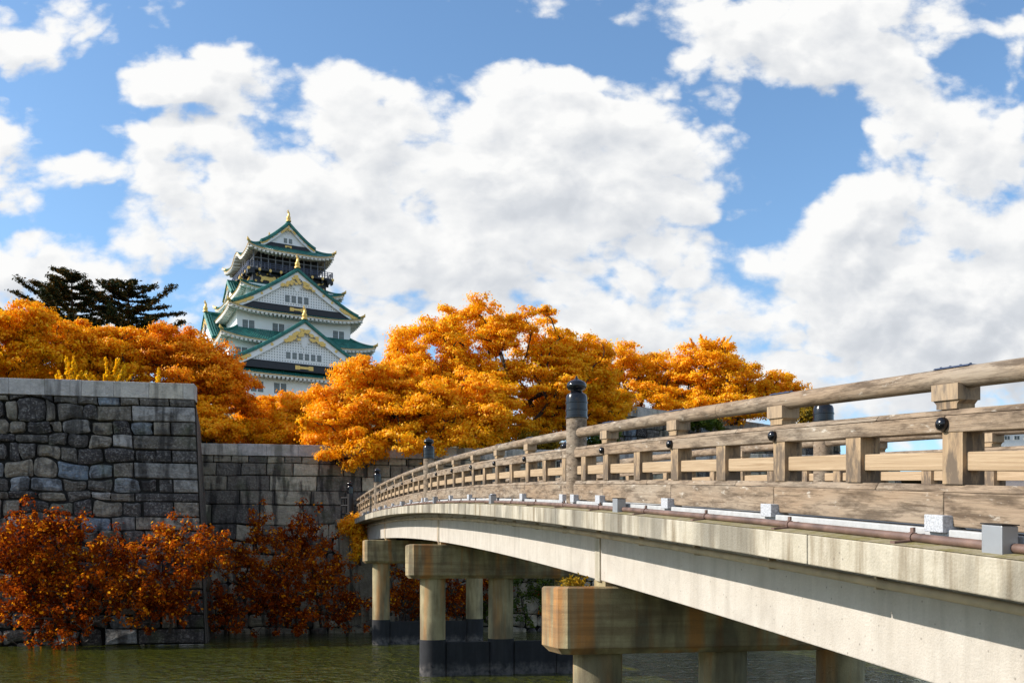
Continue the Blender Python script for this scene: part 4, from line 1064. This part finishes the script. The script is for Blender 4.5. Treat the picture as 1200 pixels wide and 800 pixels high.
# undergrowth right of the tall tree and on the bank
def shrub(name, label, px, py, rx, ry, Y, d, mat, seed, ncl=22, nleaf=150, ls=.15, cr=.5, cat='shrub', group=None, base=None, out=.3):
    c = at(px, py, Y); k = Y/F; zb = base if base is not None else c.z-ry*k*1.1
    return make_tree(name, label, cat, (c.x, c.y+d*.6, zb), [(px, py, rx, ry, Y, d)], ncl, nleaf, ls, mat, seed, r0=.07, cr=cr, shell=.1, group=group, trunk_h=.2, outline=out, flat=1.0)
shrub('green_shrub', 'olive-yellow undergrowth shrub beneath the tall orange tree, left of the large finial', 628, 522, 34, 18, 66.5, 2, L_OLIVE, 71, 26, 170, .15, .6)
shrub('green_shrub', 'small olive shrub between the handrail and the tall tree trunk', 590, 530, 24, 14, 66, 1.6, L_OLIVE, 72, 18, 160, .15, .55)
shrub('green_shrub', 'dark green shrub against the far wall, seen under the handrail', 820, 494, 34, 10, 72, 1.2, L_GREEN, 73, 22, 170, .15, .5)
shrub('green_shrub', 'green and yellow shrub at the right end of the far wall under the handrail', 945, 485, 26, 20, 80, 2, L_OLIVE, 74, 26, 170, .17, .6)
shrub('green_shrub', 'dark leafy shrub on the bank behind the handrail, right of the large finial', 700, 520, 30, 16, 70, 1.6, L_GREEN, 75, 22, 170, .15, .55)
# red and orange shrubs clinging to the foot of the walls
VS = [ # px, py, rx, ry, Y(surface), mat, label
 (12,648,40,44,46.2,L_VINE,'red-leaved shrub on the wall foot at the left photo edge'),
 (50,625,28,20,46.6,L_VINE2,'orange-brown shrub high on the wall near the left edge'),
 (80,620,18,18,46.7,L_VINE,'red feathery shrub clinging to the wall stones beside the orange one'),
 (30,700,42,34,45.8,L_VINE,'dark red shrub over the lowest stones at far left'),
 (105,665,26,26,46.4,L_VINE2,'bright red-orange spray hanging on the bastion wall'),
 (85,710,40,26,46.0,L_VINE,'dark red shrub just above the waterline stones, left third'),
 (150,690,42,36,46.6,L_VINE2,'brown-orange shrub in the middle of the bastion foot'),
 (200,640,34,24,47.5,L_VINE2,'tall orange-leaved shrub at the bastion corner'),
 (195,700,44,38,47.0,L_VINE,'broad dark red shrub below the bastion corner'),
 (240,655,24,34,47.8,L_VINE2,'rust-orange shrub spilling round the bastion corner'),
 (285,665,26,40,54.5,L_VINE2,'rust shrub at the foot of the tan wall, left end'),
 (320,700,34,40,54.0,L_VINE,'dark red shrub low on the tan wall'),
 (352,625,28,28,56.0,L_VINE,'red-tipped shrub climbing highest on the tan wall'),
 (375,680,40,50,54.5,L_VINE2,'large rust-orange shrub left of the bridge end'),
 (335,660,26,34,55.0,L_VINE2,'brown shrub between the red shrub and the bridge end'),
 (405,715,24,28,54.0,L_VINE,'dark red shrub beside the first bridge column'),
 (474,690,24,44,56.0,L_VINE2,'rust shrub seen between the two far bridge columns'),
 (535,705,20,34,57.0,L_VINE,'red shrub seen behind the second pier column'),
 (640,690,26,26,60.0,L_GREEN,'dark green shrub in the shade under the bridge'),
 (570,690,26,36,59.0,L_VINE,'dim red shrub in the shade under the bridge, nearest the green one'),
 (262,712,30,30,52.5,L_VINE,'dim red shrub low in the recess between bastion and tan wall'),
 (60,735,50,12,45.3,L_VINE,'thin brown-red growth trailing over the waterline stones at left'),
 (60,668,34,30,46.2,L_VINE2,'mid-height orange and brown shrub between the red and the hanging spray'),
 (140,648,22,16,47.0,L_VINE,'small red spray high on the bastion, left of the tall corner shrub'),
 (300,625,18,22,56.0,L_VINE2,'small orange-tipped shrub high on the tan wall near the recess'),
 (345,720,44,18,53.5,L_VINE,'low red-brown mat of leaves along the tan wall waterline'),
 (500,700,30,40,58.0,L_VINE2,'orange-brown shrub directly behind the second pier cap'),
 (620,660,34,30,60.5,L_GREEN,'dark green shrub high under the bridge deck'),
 (590,715,34,22,58.6,L_GREEN,'low green shrub at the waterline under the bridge'),
 (660,715,40,26,60.5,L_VINE,'dull red shrub farthest right under the bridge, beside the near pier'),
]
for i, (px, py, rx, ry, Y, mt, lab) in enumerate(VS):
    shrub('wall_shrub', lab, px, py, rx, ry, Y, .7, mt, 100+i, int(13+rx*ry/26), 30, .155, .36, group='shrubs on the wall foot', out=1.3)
shrub('hanging_creeper', 'golden creeper hanging from the far end of the bridge deck', 414, 617, 16, 12, 57.2, .6, L_YELLOW, 140, 16, 150, .13, .45, 'creeper')
shrub('hanging_creeper', 'orange creeper trailing down below the golden one at the bridge end', 421, 640, 9, 20, 57.0, .5, L_ORANGE, 141, 14, 130, .13, .4, 'creeper')
rr = rs(142); bz = zc(16.1)-1.49; M_ = BR.matrix_basis
bl = Vector((16.0, .05, bz)); wp = Matrix.Translation(BR.location) @ Matrix.Rotation(BR.rotation_euler[2], 4, 'Z') @ bl
rt = empty('weed_tuft', wp); tag(rt, 'tiny green weed tuft growing on top of the near pier cap', 'weed')
C = rr.normal(size=(420, 3))*np.array((.10, .10, .05))+np.array((0, 0, .06)); C[:, 2] = np.abs(C[:, 2])
leaf_mesh('foliage', C, rr.normal(size=(420, 3)), .045, L_OLIVE, rt, rr)
